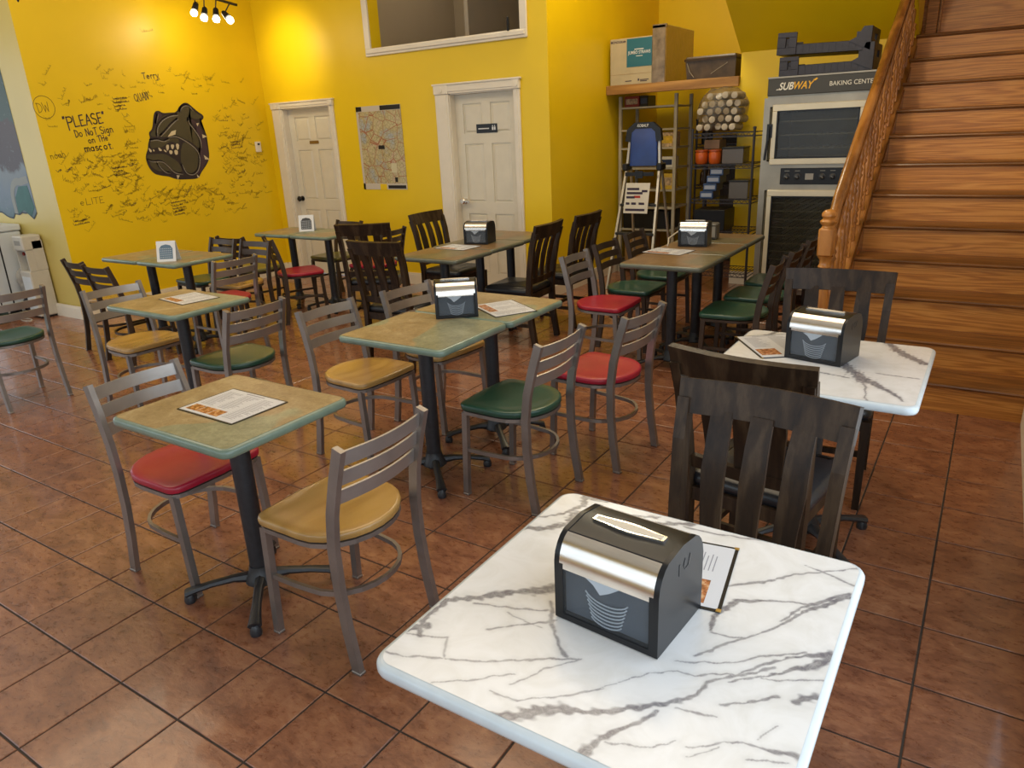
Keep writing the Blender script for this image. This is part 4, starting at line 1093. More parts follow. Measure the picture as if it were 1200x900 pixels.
def dispenser(label, x, y, rz, group=None, nk=1):
    if ND: return dup(ND[0], (x, y, .7512), rz, label, group)
    root = thing('napkin_dispenser', label, 'napkin dispenser', (x, y, .7512), rz, group)
    W = .105; D = .088
    prof = [(-D, 0.002), (-D, .122), (-D + .004, .140), (-D + .012, .155), (-D + .022, .166), (-D + .034, .173), (0, .180), (D - .034, .173), (D - .022, .166), (D - .012, .155), (D - .004, .140), (D, .122), (D, .002)]
    bm = BM()
    # end cheeks
    prism(bm, prof, -W, -W + .010, 'yz'); obj('end_cheek', bm, BLK, root, True, angle=25)
    bm = BM(); prism(bm, prof, W - .010, W, 'yz'); obj('end_cheek', bm, BLK, root, True, angle=25)
    bm = BM()
    inner = [(p[0] * .965, p[1] * .985) for p in prof]
    top = [(-D + .031, .1695), (-D + .034, .1715), (0, .1785), (D - .034, .1715), (D - .031, .1695), (D - .031, .15), (-D + .031, .15)]
    prism(bm, top, -W + .010, W - .010, 'yz')
    box(bm, -W + .010, W - .010, -D, D, .002, .014); box(bm, -W + .01, W - .01, -.02, .02, .014, .16)
    for s in (-1, 1):
        for q in (-W + .010, W - .018): box(bm, q, q + .008, min(s * D, s * (D - .006)), max(s * D, s * (D - .006)), .014, .12)
    obj('housing', bm, BLK, root, True, angle=25)
    for s in (-1, 1):
        bm = BM()
        P = [(s * (D - .0005), .110), (s * (D - .001), .124), (s * (D - .0045), .140), (s * (D - .012), .1545), (s * (D - .020), .1640), (s * (D - .031), .1708)]
        Q = [(s * (abs(a) - .004), b - .003) for a, b in P][::-1]
        prism(bm, P + Q, -W + .0105, W - .0105, 'yz')
        # lower lip of the chrome cover dips in the middle
        obj('chrome_cover', bm, CHROME, root, True, angle=50)
        bm = BM(); yy = s * (D - .010)
        box(bm, -W + .018, W - .018, min(yy, yy - s * .03), max(yy, yy - s * .03), .016, .108)
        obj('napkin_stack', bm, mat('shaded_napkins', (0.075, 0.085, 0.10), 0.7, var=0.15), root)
        bm = BM(); yy = s * (D - .008)
        for k in range(7):
            z0 = .090 - k * .0088; r = .046 - k * .0022
            P = [(r * math.cos(math.radians(a)), yy, z0 - .016 + r * .55 * math.sin(math.radians(a)) * 1.0 + .012) for a in range(200, 341, 14)]
            sweep(bm, P, .0016, .0024, (0, 1, 0))
        obj('napkin_folds', bm, mat('napkin_edge', (0.5, 0.52, 0.54), 0.5), root)
        bm = BM(); yy = s * (D - .007)
        prism(bm, [(-.052, .111), (.034, .111), (.006, .090), (-.012, .080), (-.026, .096)], yy - .001, yy + .001, 'xz')
        obj('napkin', bm, PAPER, root)
        bm = BM(); yy = s * (D - .002)
        bm.faces.new([bm.verts.new(q) for q in ((-W + .016, yy, .014), (W - .016, yy, .014), (W - .016, yy, .110), (-W + .016, yy, .110))])
        obj('clear_window', bm, glass('dispenser_window', (0.80, 0.84, 0.88), 0.10, 0.08), root)
    bm = BM()
    o = [(.07 * (k / 10 - 1), .0075 + .006 * math.sin(k / 20 * PI) ** 2) for k in range(0, 21)]
    o = [(a, b) for a, b in o] + [(-a, -b) for a, b in o]
    slab(bm, o, [(.177, -.002), (.1812, -.002), (.1812, 0.0005)])
    obj('slot_rim', bm, CHROME, root, True)
    bm = BM(); slab(bm, [(a * .96, b * .8) for a, b in o], [(.180, 0), (.1822, .001)])
    obj('top_napkin', bm, mat('napkin_warm', (0.62, 0.54, 0.42), 0.7), root)
    bm = BM()
    x = W + .0005
    sweep(bm, [(x, .010, .150), (x, .004, .138), (x, .010, .128), (x, .022, .130), (x, .030, .150)], .0008, .002, (1, 0, 0)); sweep(bm, [(x, -.012, .148), (x, -.012, .125)], .0008, .003, (1, 0, 0))
    obj('embossed_mark', bm, BVIN, root)
    ND.append(root)
    return root


dispenser('black napkin dispenser standing on the foreground marble table', 2.884, -.10, math.radians(-5))
dispenser('black napkin dispenser on the middle green-edged tables, chrome side turned right', 1.155, 1.665, math.radians(38))
dispenser('black napkin dispenser on the table row in front of the right door', -.15, 3.72, math.radians(12))
dispenser('black napkin dispenser on the table row leading to the oven', 1.535, 4.09, math.radians(8))
dispenser('black napkin dispenser on the far marble table by the stairs', 2.885, 1.665, math.radians(-12))


# ------------------------------------------------------------------ menus in black-edged sleeves (lying flat)
def m_food():
    t = NT('food_photo_print'); v = t.coords((1, 1, 1)); n = t.noise(v, 60, 5, 0.7)
    t.col(t.ramp(n, [(0.35, (0.10, 0.05, 0.02)), (0.5, (0.42, 0.14, 0.05)), (0.65, (0.60, 0.40, 0.22))])); t.b.inputs['Roughness'].default_value = 0.25
    return t.m


FOOD = m_food(); TXT = mat('menu_text', (0.24, 0.25, 0.30), 0.4); MPAP = mat('menu_sheet', (0.58, 0.60, 0.64), 0.38)
MN = {}


def menu(label, x, y, rz, kind='photo_bottom', group=None):
    """sheet 0.216 x 0.28, head towards +y"""
    if kind in MN: return dup(MN[kind], (x, y, .7515), rz, label, group)
    root = thing('menu', label, 'menu', (x, y, .7515), rz, group)
    wide = kind == 'photo_wide'
    hx, hy = (.150, .113) if wide else (.112, .150)
    bm = BM(); slab(bm, rrect(hx + .004, hy + .004, .004, 2), [(0, 0), (.0018, 0)]); obj('cover', bm, BLK, root)
    bm = BM(); box(bm, -hx + .003, hx - .003 - (0 if wide else .0), -hy + .003, hy - .003, .0018, .0024); obj('sheet', bm, MPAP, root)
    bm = BM(); rr = random.Random(len(MN) + 2)
    cols = ((-.130, -.05), (-.035, .045), (.06, .135)) if wide else ((-.09, -.01), (.01, .09))
    for q, (c0, c1) in enumerate(cols):
        yv = hy - .030; ylo = (-hy + .075 if q < 2 else -hy + .02) if wide else (-.02 if q == 0 else -hy + .03)
        while yv > ylo:
            box(bm, c0, c0 + (c1 - c0) * rr.uniform(.55, 1), yv, yv + .0022, .0024, .0026); yv -= .0085
    box(bm, -.05, .05, hy - .018, hy - .012, .0024, .0026)
    obj('text_lines', bm, TXT, root, kind='stuff')
    if wide:
        for c0, c1 in ((-.130, -.072), (-.069, -.012), (-.009, .045)):
            bm = BM(); box(bm, c0, c1, -hy + .016, -hy + .062, .0024, .0027); obj('food_photo', bm, FOOD, root)
    else:
        bm = BM(); box(bm, -hx + .012, -.022, -hy + .03, -hy + .11, .0024, .0027); obj('food_photo', bm, FOOD, root)
    if kind == 'photo_corner':
        bm = BM()
        for sx in (-1, 1):
            for sy in (-1, 1): box(bm, sx * hx - .005, sx * hx + .005, sy * hy - .005, sy * hy + .005, .0015, .0028, .001)
        obj('corner_guard', bm, mat('brass_corner', (0.5, 0.35, 0.12), 0.3, metal=0.9), root)
    MN[kind] = root
    return root


menu('printed menu with food photo on the nearest small square table', 1.222, .272, math.radians(-1), 'photo_wide')
menu('black-bound menu behind the dispenser on the foreground marble table', 2.865, .072, math.radians(98), 'photo_corner')
menu('menu lying right of the dispenser on the middle tables', 1.312, 1.858, math.radians(-32), 'photo_wide')
menu('menu lying on the single table left of centre', -.61, 1.345, math.radians(-8), 'photo_wide')
menu('menu on the nearest table of the row before the right door', -.19, 3.465, math.radians(-3), 'photo_wide')
menu('menu on the nearest table of the row leading to the oven', 1.46, 3.76, math.radians(-8), 'photo_wide')
menu('black-bound menu left of the dispenser on the far marble table', 2.70, 1.74, math.radians(35), 'photo_corner')


# ------------------------------------------------------------------ folded cards standing on tables
def card(label, x, y, rz, blue):
    root = thing('tent_card', label, 'tent card', (x, y, .7515), rz)
    W, H, D = .075, .155, .05
    for s in (-1, 1):
        bm = BM(); prism(bm, [(s * D, 0), (s * D * 1.04, .0), (s * .004, H), (0, H)], -W, W, 'yz'); obj('panel', bm, PAPER, root)
        R = Matrix.Rotation(0, 3, 'X'); bm = BM()
        def on(u, v, d=.0012): return (u, s * (D * 1.04 * (1 - v / H) + .004 * v / H + d), v)
        P = [(-.052, .02), (.052, .02), (.052, .10), (.035, .122), (0, .130), (-.035, .122), (-.052, .10)]
        bm.faces.new([bm.verts.new(on(a, b)) for a, b in P]); o = obj('picture', bm, mat('card_blue', (0.10, 0.17, 0.24), 0.4) if blue else mat('card_black', (0.045, 0.045, 0.05), 0.4), root)
        bm = BM()
        for r in range(5):
            for c in range(6): 
                u, v = -.045 + c * .0155, .03 + r * .016
                bm.faces.new([bm.verts.new(on(a, b, .0018)) for a, b in ((u, v), (u + .010, v), (u + .010, v + .007), (u, v + .007))])
        obj('print', bm, mat('card_print', (0.38, 0.42, 0.46), 0.4), root)
    return root


card('white folded card with blue arched picture on the left double table', -2.13, 2.20, math.radians(35), True)
card('white folded card with black arched picture on the table by the left door', -2.40, 3.90, math.radians(35), False)

# ------------------------------------------------------------------ track light
tl = thing('track_light', 'black track light with four glowing bulbs high before the yellow corner', 'light fixture', (0, 0, 0))
TY = 4.0
bulbs = [(-3.74, TY, 2.91), (-3.60, TY, 2.85), (-3.42, TY, 2.82), (-3.22, TY - .02, 2.78)]
BULB = mat('bulb_glow', (1.0, 0.90, 0.66), 0.4, emit=9.0)
bm = BM(); sweep(bm, [(-3.85, TY + .03, 3.10), (-3.13, TY + .03, 2.885)], .03, .022, (0, 1, 0)); obj('track', bm, BLK, tl)
bm = BM(); sweep(bm, [(-3.5, TY + .03, 3.07), (-3.5, TY + .03, ZC)], .014, .014, (1, 0, 0), n=8); obj('suspension_rod', bm, BLK, tl)
for k, (x, y, z) in enumerate(bulbs):
    aim = Vector([(-.2, -.3, -.9), (.05, -.3, -.9), (.1, -.2, -.95), (.5, .15, -.6)][k]).normalized()
    bm = BM(); zt = 3.10 - (x + 3.85) / .72 * .215
    sweep(bm, [(x, TY + .03, zt), (x - aim.x * .03, y - aim.y * .03, z + .05)], .012, .012, (1, 0, 0), n=6)
    st = obj('stem', bm, BLK, tl)
    bm = BM(); lathe(bm, [(.012, .075), (.026, .06), (.030, .02), (.034, 0.0)], 14)
    q = Vector((0, 0, -1)).rotation_difference(aim).to_matrix()
    for v in bm.verts: v.co = q @ v.co + Vector((x, y, z))
    obj('lamp_head', bm, BLK, tl, True)
    bm = BM(); lathe(bm, [(.010, 0.0), (.030, -.012), (.036, -.035), (.028, -.058), (.006, -.066)], 14)
    for v in bm.verts: v.co = q @ v.co + Vector((x, y, z))
    obj('bulb', bm, BULB, tl, True)
    if k < 3: point('track_bulb_light', Vector((x, y, z)) + aim * .09, 5, WARM, .03)
point('track_spot_light', (-3.55, 4.40, 2.72), 26, (1, .86, .55), .03, math.radians(95), (-3.60, 5.1, 2.55), .9)

pl = thing('pendant_lamp', 'dark finial of a ceiling lamp at the top left corner', 'lamp', (-3.1, 2.0, 2.70))
bm = BM(); lathe(bm, [(.004, 0), (.012, .02), (.006, .035), (.05, .05), (.09, .075), (.095, .09), (.03, .12)], 16); obj('shade', bm, BLK, pl, True)
bm = BM(); lathe(bm, [(.006, .12), (.006, 1.6)], 8); obj('stem', bm, BLK, pl)

# ------------------------------------------------------------------ alcove: board, boxes, shelving, ladder
bm = BM(); box(bm, XA + .002, XS - .002, YS - .045, YS - .005, 1.915, 2.005, .004)
pb = tag(obj('shelf_board', bm, PINE), 'thick pine board spanning the alcove, cartons standing on it', 'shelf')
bm = BM(); box(bm, XA + .002, XS - .002, YS - .005, YB - .3, 1.985, 2.003); obj('shelf_panel', bm, PINE, pb)

CARD = mat('pale_cardboard', (0.44, 0.37, 0.24), 0.7, var=0.08); BROWN = mat('brown_cardboard', (0.30, 0.17, 0.05), 0.65, var=0.12)
TEAL = mat('teal_print', (0.015, 0.13, 0.19), 0.5)
cb = thing('carton', 'pale cardboard carton with a teal label on the pine board', 'box', (-.215, YS - .03, 2.005))
bm = BM(); box(bm, 0, .46, 0, .34, 0, .44, .003); obj('box_body', bm, CARD, cb)
bm = BM(); box(bm, .185, .46, -.002, 0, .165, .43); obj('label', bm, TEAL, cb)
bm = BM(); box(bm, .0, .46, -.0015, 0, .10, .102); box(bm, .225, .23, .02, .32, .44, .442); obj('seam', bm, BROWN, cb)
rx = (PI / 2, 0, 0)
text('lettering', 'JUMBO STRAWS', .245, .03, PAPER, cb, .20, -.0035, .285, off=.01)
text('lettering', 'MONOGRAM', .165, .022, INK, cb, .008, -.002, .40, off=.02)
bm = BM(); box(bm, .27, .37, -.004, -.002, .325, .333); box(bm, .29, .36, -.004, -.002, .262, .268); obj('print', bm, PAPER, cb)
bm = BM()
for a, b, c in ((.17, .24, .03), (.31, .325, .03), (.335, .43, .035), (.335, .41, .022)): box(bm, a, b, -.0015, 0, c, c + .008 + (.014 if a == .31 else 0))
obj('print', bm, INK, cb)
WRAP = mat('wrapped_cardboard', (0.26, 0.165, 0.055), 0.18, var=0.25, scale=14, coat=0.9, bump=0.35, stretch=(6, 6, 1))
cw = thing('wrapped_carton', 'tall brown carton wrapped in clear plastic on the pine board', 'box', (.252, YS - .03, 2.005))
bm = BM(); box(bm, 0, .14, .0, .80, 0, .53, .008); obj('box_body', bm, WRAP, cw)
bm = BM(); box(bm, -.002, .132, -.004, .0, .0, .525, .0015); box(bm, -.003, .142, -.004, .03, .50, .534, .002); obj('tape', bm, mat('grey_tape', (0.20, 0.15, 0.10), 0.25, var=0.4, scale=12), cw)
TOTE = mat('smoky_tote', (0.085, 0.055, 0.028), 0.25, var=0.35, scale=10)
tb = thing('storage_tote', 'dark translucent storage tote with lid at the right end of the pine board', 'storage box', (.60, YS - .035, 2.005))
bm = BM(); slab(bm, [(0, 0), (.50, 0), (.50, .25), (0, .25)], [(0, .025), (.17, 0), (.17, .006)]); obj('tub', bm, TOTE, tb)
bm = BM(); slab(bm, rrect(.265, .14, .03, 3), [(.165, 0), (.185, -.004), (.19, .012), (.205, .02)])
for v in bm.verts: v.co += Vector((.25, .125, 0))
obj('lid', bm, mat('tote_lid', (0.06, 0.035, 0.015), 0.35, var=0.2), tb)
bm = BM(); sweep(bm, [(.02, -.004, .15), (.05, -.006, .07), (.09, -.002, .02)], .012, .003, (0, 1, 0)); sweep(bm, [(.26, -.004, .04), (.33, -.006, .08), (.42, -.004, .13)], .006, .003, (0, 1, 0)); obj('crease', bm, mat('cream_plastic', (0.4, 0.34, 0.24), 0.4), tb)

# beige shelving unit
BEI = mat('beige_metal', (0.40, 0.36, 0.27), 0.45, var=0.1)
sx0, sx1, sy0, sy1 = -.20, .43, 6.55, 7.0
su = thing('shelving_unit', 'beige metal shelving unit under the pine board in the alcove', 'shelf unit', (0, 0, 0))
for x in (sx0, sx1):
    for y in (sy0, sy1):
        bm = BM(); box(bm, x - .016, x + .016, y - .016, y + .016, 0, 1.90); obj('post', bm, BEI, su)
SHZ = [.10, .50, .74, .93, 1.16, 1.37, 1.56, 1.79]
for z in SHZ:
    bm = BM(); box(bm, sx0, sx1, sy0 - .012, sy1, z - .018, z); obj('shelf', bm, BEI, su)


def boxy(name, label, cat, x0, x1, y0, y1, z0, z1, m, lm=None, lid=None, group=None):
    root = thing(name, label, cat, ((x0 + x1) / 2, (y0 + y1) / 2, z0), 0, group)
    w, d, h = (x1 - x0) / 2, (y1 - y0) / 2, z1 - z0
    bm = BM(); box(bm, -w, w, -d, d, 0, h, .004); obj('box_body', bm, m, root)
    if lm:
        bm = BM(); box(bm, -w * .8, w * .8, -d - .002, -d, h * .25, h * .75); obj('label', bm, lm, root)
    if lid:
        bm = BM(); box(bm, -w - .004, w + .004, -d - .004, d + .004, h, h + .015, .003); obj('lid', bm, lid, root)
    return root


REDB = mat('red_box', (0.25, 0.02, 0.012), 0.5); YB_ = mat('yellow_bag', (0.55, 0.36, 0.03), 0.4, var=0.3, scale=20); MIX = mat('mixed_print', (0.42, 0.30, 0.18), 0.5, var=0.6, scale=40)
NAVY = mat('navy_plastic', (0.012, 0.025, 0.07), 0.4); WPL = mat('white_plastic', (0.55, 0.52, 0.45), 0.35, var=0.06)
boxy('small_carton', 'red carton on the top shelf of the beige shelving unit', 'box', -.17, .00, 6.58, 6.8, 1.791, 1.90, REDB, MIX)
boxy('small_carton', 'dark carton beside the red one on the top shelf', 'box', .01, .10, 6.58, 6.8, 1.791, 1.90, BLK, NAVY)
boxy('snack_box', 'yellow and brown printed box on the beige unit beside the ladder', 'box', .26, .41, 6.56, 6.75, 1.371, 1.52, MIX, YB_)
boxy('foil_roll_box', 'white and blue box of rolls on the beige unit, mid shelf', 'box', .26, .41, 6.56, 6.72, 1.161, 1.27, WPL, NAVY)
boxy('yellow_bag', 'yellow bag on the beige shelving unit below the white box', 'bag', .27, .41, 6.56, 6.72, .931, 1.10, YB_, MIX)
boxy('small_carton', 'light printed carton low on the beige unit behind the ladder', 'box', -.12, .04, 6.56, 6.72, .741, .86, MIX)
boxy('storage_bin', 'black storage bin low on the beige shelving unit', 'storage box', -.17, .38, 6.57, 6.9, .501, .70, BLK)
boxy('cardboard_box', 'brown cardboard box on the floor shelf of the beige unit', 'box', -.15, .15, 6.57, 6.9, .101, .45, BROWN)
for k, z in enumerate((1.371, 1.161, .931)):
    for q in range(2):
        bm = BM(); lathe(bm, [(.026, 0), (.028, .02), (.028, .12), (.012, .145), (.012, .165)], 12, (.52 + q * .065, 7.2 + .02 * q, 0))
        # bottles stand on the side rack behind
        if k == 0: pass
        o = obj('bottle', bm, [BLK, NAVY, mat('brown_bottle', (.05, .025, .01), .2)][k], None, True); o.location = (0, 0, z)
        tag(o, 'one of the dark bottles on the wire shelves deep inside the alcove', 'bottle', 'dark bottles in the alcove')

# rear side rack (bronze wire shelves) carrying the bottles
WIRE = mat('black_wire', (0.022, 0.018, 0.022), 0.4)


def wire_rack(name, label, x0, x1, y0, y1, h, zs, m, wires=9):
    root = thing(name, label, 'shelf unit', (0, 0, 0))
    for x in (x0, x1):
        for y in (y0, y1):
            bm = BM(); lathe(bm, [(.012, 0), (.012, h), (.017, h), (.017, h + .015), (.008, h + .02)], 8, (x, y, 0)); obj('post', bm, m, root)
    for z in zs:
        bm = BM()
        for zz in (z, z - .035):
            for a, b in (((x0, y0), (x1, y0)), ((x1, y0), (x1, y1)), ((x1, y1), (x0, y1)), ((x0, y1), (x0, y0))):
                sweep(bm, [(a[0], a[1], zz), (b[0], b[1], zz)], .007, .007, (0, 0, 1))
        n = 22; up = False
        for k in range(n):
            f0, f1 = k / n, (k + 1) / n
            za, zb_ = (z, z - .035) if k % 2 == 0 else (z - .035, z)
            sweep(bm, [(x0 + (x1 - x0) * f0, y0, za), (x0 + (x1 - x0) * f1, y0, zb_)], .004, .004, (0, 1, 0), caps=False)
        for k in range(1, 18):
            x = x0 + (x1 - x0) * k / 18; sweep(bm, [(x, y0, z), (x, y1, z)], .004, .004, (0, 0, 1), caps=False)
        obj('wire_shelf', bm, m, root)
    return root


wire_rack('wire_rack', 'dark wire rack with bottles deep inside the alcove', .47, .95, 7.1, 7.5, 1.62, (.93, 1.16, 1.37, 1.6), WIRE)
wire_rack('wire_rack', 'black wire rack left of the oven with a bag of cups on top', .86, 1.44, 5.86, 6.26, 1.53, (.20, .60, .90, 1.22, 1.50), WIRE)

# clear bag of foam cups on the rack
CUP = mat('foam_cup', (0.42, 0.36, 0.27), 0.6, var=0.25, scale=9)
bagr = thing('bag_of_cups', 'clear plastic bag full of stacked foam cups on top of the black wire rack', 'bag', (1.06, 6.10, 1.512))
rr = random.Random(4)
bm = BM()
for r in range(5):
    for c in range(5):
        x, z = -.16 + c * .078 + (r % 2) * .03, .045 + r * .068
        if abs(x) + z > .47: continue
        dx, dy = rr.uniform(-.008, .008), rr.uniform(-.03, .03)
        lathe(bm, [(.024, -.142 + dy), (.030, -.14 + dy), (.034, .10 + dy), (.036, .11 + dy)], 10, (x + dx, 0, z + rr.uniform(-.006, .006)), 'y')
obj('cups', bm, CUP, bagr, True, kind='stuff')
bm = BM(); bmesh.ops.create_icosphere(bm, subdivisions=3, radius=1)
for v in bm.verts:
    c = v.co; k = 1 + .10 * math.sin(c.x * 7 + c.z * 5) * math.sin(c.y * 6 + 1) + rr.uniform(-.03, .03)
    v.co = Vector((c.x * .235 * k, c.y * .17 * k, max(.0, .19 + c.z * .205 * k)))
obj('plastic_film', bm, glass('plastic_film', (0.90, 0.85, 0.76), 0.22, 0.25), bagr, True)
ORG = mat('orange_tub', (0.50, 0.085, 0.008), 0.35)
for x, l in ((.925, 'left'), (1.055, 'right')):
    t = thing('round_tub', '%s of two round orange tubs on the black wire rack' % l, 'tub', (x, 5.96, 1.224))
    bm = BM(); lathe(bm, [(.045, 0), (.058, .02), (.060, .10), (.050, .115)], 18); obj('tub_body', bm, ORG, t, True)
    bm = BM(); lathe(bm, [(.062, .115), (.062, .127), (.05, .130)], 18); obj('lid', bm, mat('orange_lid', (0.42, 0.07, 0.01), 0.3), t, True)
boxy('folded_cloth', 'brownish bundle above the orange tubs on the black wire rack', 'bundle', .93, 1.08, 6.0, 6.2, 1.358, 1.44, mat('taupe_cloth', (.16, .10, .06), .8, var=.3))
for k, z in enumerate((.904, .976, 1.048, 1.12)):
    x = .94 + .03 * k
    boxy('blue_pack', ['lowest', 'second lowest', 'second highest', 'topmost'][k] + ' blue and white pack in the stack on the black wire rack', 'pack', x, x + .13, 5.90, 6.1, z, z + .068, mat('blue_pack', (.02, .05, .13), .3), mat('pack_label', (.30, .33, .40), .4), group='blue packs on the wire rack')
boxy('dark_crate', 'dark crate on the lower shelf of the black wire rack', 'crate', .90, 1.2, 5.88, 6.2, .604, .80, BLK)
boxy('clear_container', 'grey lidded container on the black wire rack, below the blue packs', 'container', 1.22, 1.40, 5.9, 6.1, .904, 1.06, mat('dim_container', (.10, .09, .08), .2), None, BLK)
boxy('dark_tin', 'dark brown tin box on the black wire rack under the top shelf', 'container', 1.14, 1.34, 5.9, 6.1, 1.224, 1.36, mat('dark_tin', (.09, .07, .05), .2), None, BLK)

bm = BM(); box(bm, .60, XS - .03, 7.60, 7.64, .0, 1.45, .004)  # added dark sheet that stands in for the dim alcove interior
tag(obj('added_dark_backing', bm, mat('dark_backing_tone', (.03, .02, .012), .5, var=.2)), 'added dark backing at the back of the alcove behind the wire racks', 'backing')

# step ladder leaning in front of the unit
AL = mat('aluminium', (0.52, 0.50, 0.44), 0.35, metal=0.7, var=0.1)
ld = thing('step_ladder', 'aluminium step ladder with blue top tray standing in the alcove mouth', 'ladder', (.32, 5.98, 0))
for s in (-1, 1):
    bm = BM(); sweep(bm, [(s * .235, -.36, 0), (s * .175, 0, 1.22), (s * .155, .03, 1.50)], .022, .045, (1, 0, 0)); obj('rail', bm, AL, ld)
    bm = BM(); sweep(bm, [(s * .22, .32, 0), (s * .165, .05, 1.25)], .018, .03, (1, 0, 0)); obj('rear_rail', bm, AL, ld)
    bm = BM(); box(bm, s * .185 - .03, s * .185 + .03, -.06, .06, 1.17, 1.24, .01); obj('hinge', bm, BLK, ld)
for k, z in enumerate((.28, .56, .84)):
    bm = BM(); y = -.36 * (1 - z / 1.22); hw = .235 - .06 * z / 1.22; box(bm, -hw, hw, y - .04, y + .05, z - .012, z + .012, .003); obj('step', bm, mat('black_step', (.02, .02, .02), .5), ld)
bm = BM(); slab(bm, rrect(.15, .04, .03, 4), [(0, 0), (.36, .01), (.37, .02)])
for v in bm.verts: v.co = Vector((v.co.x, v.co.y * .6 - .005, v.co.z + 1.215))
tr = obj('tray_panel', bm, mat('blue_plastic', (0.012, 0.045, 0.21), 0.35, var=0.2), ld, True)
bm = BM(); sweep(bm, [(-.165, 0, 1.45), (-.15, 0, 1.55), (-.09, 0, 1.60), (.09, 0, 1.60), (.15, 0, 1.55), (.165, 0, 1.45)], .05, .06, (0, 1, 0)); box(bm, -.12, .12, -.02, .02, 1.53, 1.60); obj('top_handle', bm, BLK, ld)
text('lettering', 'KOBALT', .12, .026, PAPER, ld, -.06, -.036, 1.587, shear=.15, off=.01)
bm = BM(); box(bm, -.155, .155, -.115, -.105, 1.12, 1.16, .003); box(bm, -.04, .04, -.12, -.115, 1.10, 1.17); obj('cross_strap', bm, [BLK], ld)
bm = BM(); Rr = Matrix.Rotation(math.radians(-14), 3, 'X'); box(bm, -.13, .13, -.172, -.166, .76, 1.06, rot=Rr)
sg = obj('instruction_label', bm, WPL, ld)
bm = BM()
for k, (a, b, c) in enumerate(((-.11, .02, 1.00), (-.11, .06, .96), (-.11, -.02, .92), (-.03, .04, .925), (-.11, .10, .80), (.05, .11, .98), (-.11, -.07, .86), (-.05, .0, .86), (.03, .09, .86))):
    y = -.175 + (c - .91) * .25; box(bm, a, b, y - .002, y, c - .012, c + .010, mi=1 if k == 3 else 0)
obj('print', bm, [INK, mat('red_ink', (.4, .03, .02), .5)], sg)

# ------------------------------------------------------------------ baking oven
OY = 5.5; ox0, ox1 = 1.605, 2.50
SS = mat('stainless_steel', (0.33, 0.295, 0.23), 0.36, metal=0.8, var=0.12, scale=5, bump=0.02); DKS = mat('oven_interior', (0.19, 0.175, 0.11), 0.45, var=0.2)
ov = thing('baking_oven', 'tall stainless baking oven with two glass doors behind the table row', 'oven', (0, 0, 0))
bm = BM(); dz = OY + .78
box(bm, ox0, ox0 + .05, OY, dz, .12, 1.77); box(bm, ox1 - .05, ox1, OY, dz, .12, 1.77); box(bm, ox0 + .05, ox1 - .05, dz - .03, dz, .12, 1.77)
box(bm, ox0 + .05, ox1 - .05, OY, dz - .03, 1.70, 1.77); box(bm, ox0 + .05, ox1 - .05, OY, dz - .03, 1.02, 1.26); box(bm, ox0 + .05, ox1 - .05, OY, dz - .03, .12, .20)
for x in (ox0 + .05, ox1 - .05):
    for y in (OY + .06, dz - .06): lathe(bm, [(.02, 0), (.03, .03), (.02, .12)], 10, (x, y, 0))
obj('cabinet', bm, SS, ov)
bm = BM()
for a, b in ((.21, 1.01), (1.27, 1.69)): box(bm, ox0 + .055, ox1 - .055, dz - .05, dz - .032, a, b); box(bm, ox0 + .052, ox0 + .06, OY + .02, dz - .04, a, b); box(bm, ox1 - .06, ox1 - .052, OY + .02, dz - .04, a, b)
for x in (1.93, 2.12):
    lathe(bm, [(.035, dz - .055), (.045, dz - .06), (.02, dz - .065)], 14, (x, 0, 1.44), 'y')
obj('inner_lining', bm, DKS, ov)
for z in [.28 + .07 * k for k in range(10)] + [1.36, 1.47, 1.58]:
    bm = BM()
    for k in range(12): sweep(bm, [(ox0 + .08 + k * .067, OY + .05, z), (ox0 + .08 + k * .067, dz - .06, z)], .005, .005, (0, 0, 1), caps=False)
    for y in (OY + .05, OY + .4, dz - .07): sweep(bm, [(ox0 + .06, y, z), (ox1 - .06, y, z)], .008, .008, (0, 0, 1))
    obj('rack', bm, mat('oven_rack', (0.16, 0.15, 0.13), 0.4, metal=0.5), ov)


def odoor(z0, z1, x0, x1, nm, hand):
    d = nm
    bm = BM(); f = .052
    for a, b, c, e in ((x0, x1, z1 - f, z1), (x0, x1, z0, z0 + f), (x0, x0 + f * .8, z0 + f, z1 - f), (x1 - f * .8, x1, z0 + f, z1 - f)): box(bm, a, b, OY - .035, OY - .002, c, e, .004)
    o = obj('door', bm, mat('pale_door_frame', (0.64, 0.58, 0.43), 0.35, metal=0.25, var=0.06), ov)
    bm = BM(); bm.faces.new([bm.verts.new((q, OY - .02, r_)) for q, r_ in ((x0 + f * .8, z0 + f), (x1 - f * .8, z0 + f), (x1 - f * .8, z1 - f), (x0 + f * .8, z1 - f))]); obj('pane', bm, glass('oven_glass', (0.62, 0.60, 0.48), 0.12, 0.08), o)
    bm = BM(); g = .010
    for a, b, c, e in ((x0 + f * .8 - .002, x1 - f * .8 + .002, z1 - f - g, z1 - f + .002), (x0 + f * .8 - .002, x1 - f * .8 + .002, z0 + f - .002, z0 + f + g), (x0 + f * .8 - .002, x0 + f * .8 + g, z0 + f, z1 - f), (x1 - f * .8 - g, x1 - f * .8 + .002, z0 + f, z1 - f)):
        box(bm, a, b, OY - .038, OY - .03, c, e)
    obj('gasket', bm, BLK, o)
    if hand:
        bm = BM(); sweep(bm, [(x0 - .02, OY - .05, (z0 + z1) / 2 + .07), (x0 - .02, OY - .055, (z0 + z1) / 2 - .04)], .02, .02, (1, 0, 0)); sweep(bm, [(x0 - .02, OY - .055, (z0 + z1) / 2 - .04), (x0 - .035, OY - .06, (z0 + z1) / 2 - .20)], .022, .022, (1, 0, 0), n=8)
        box(bm, x0 - .035, x0 + .01, OY - .04, OY, (z0 + z1) / 2 - .02, (z0 + z1) / 2 + .09); obj('handle', bm, BLK, o)


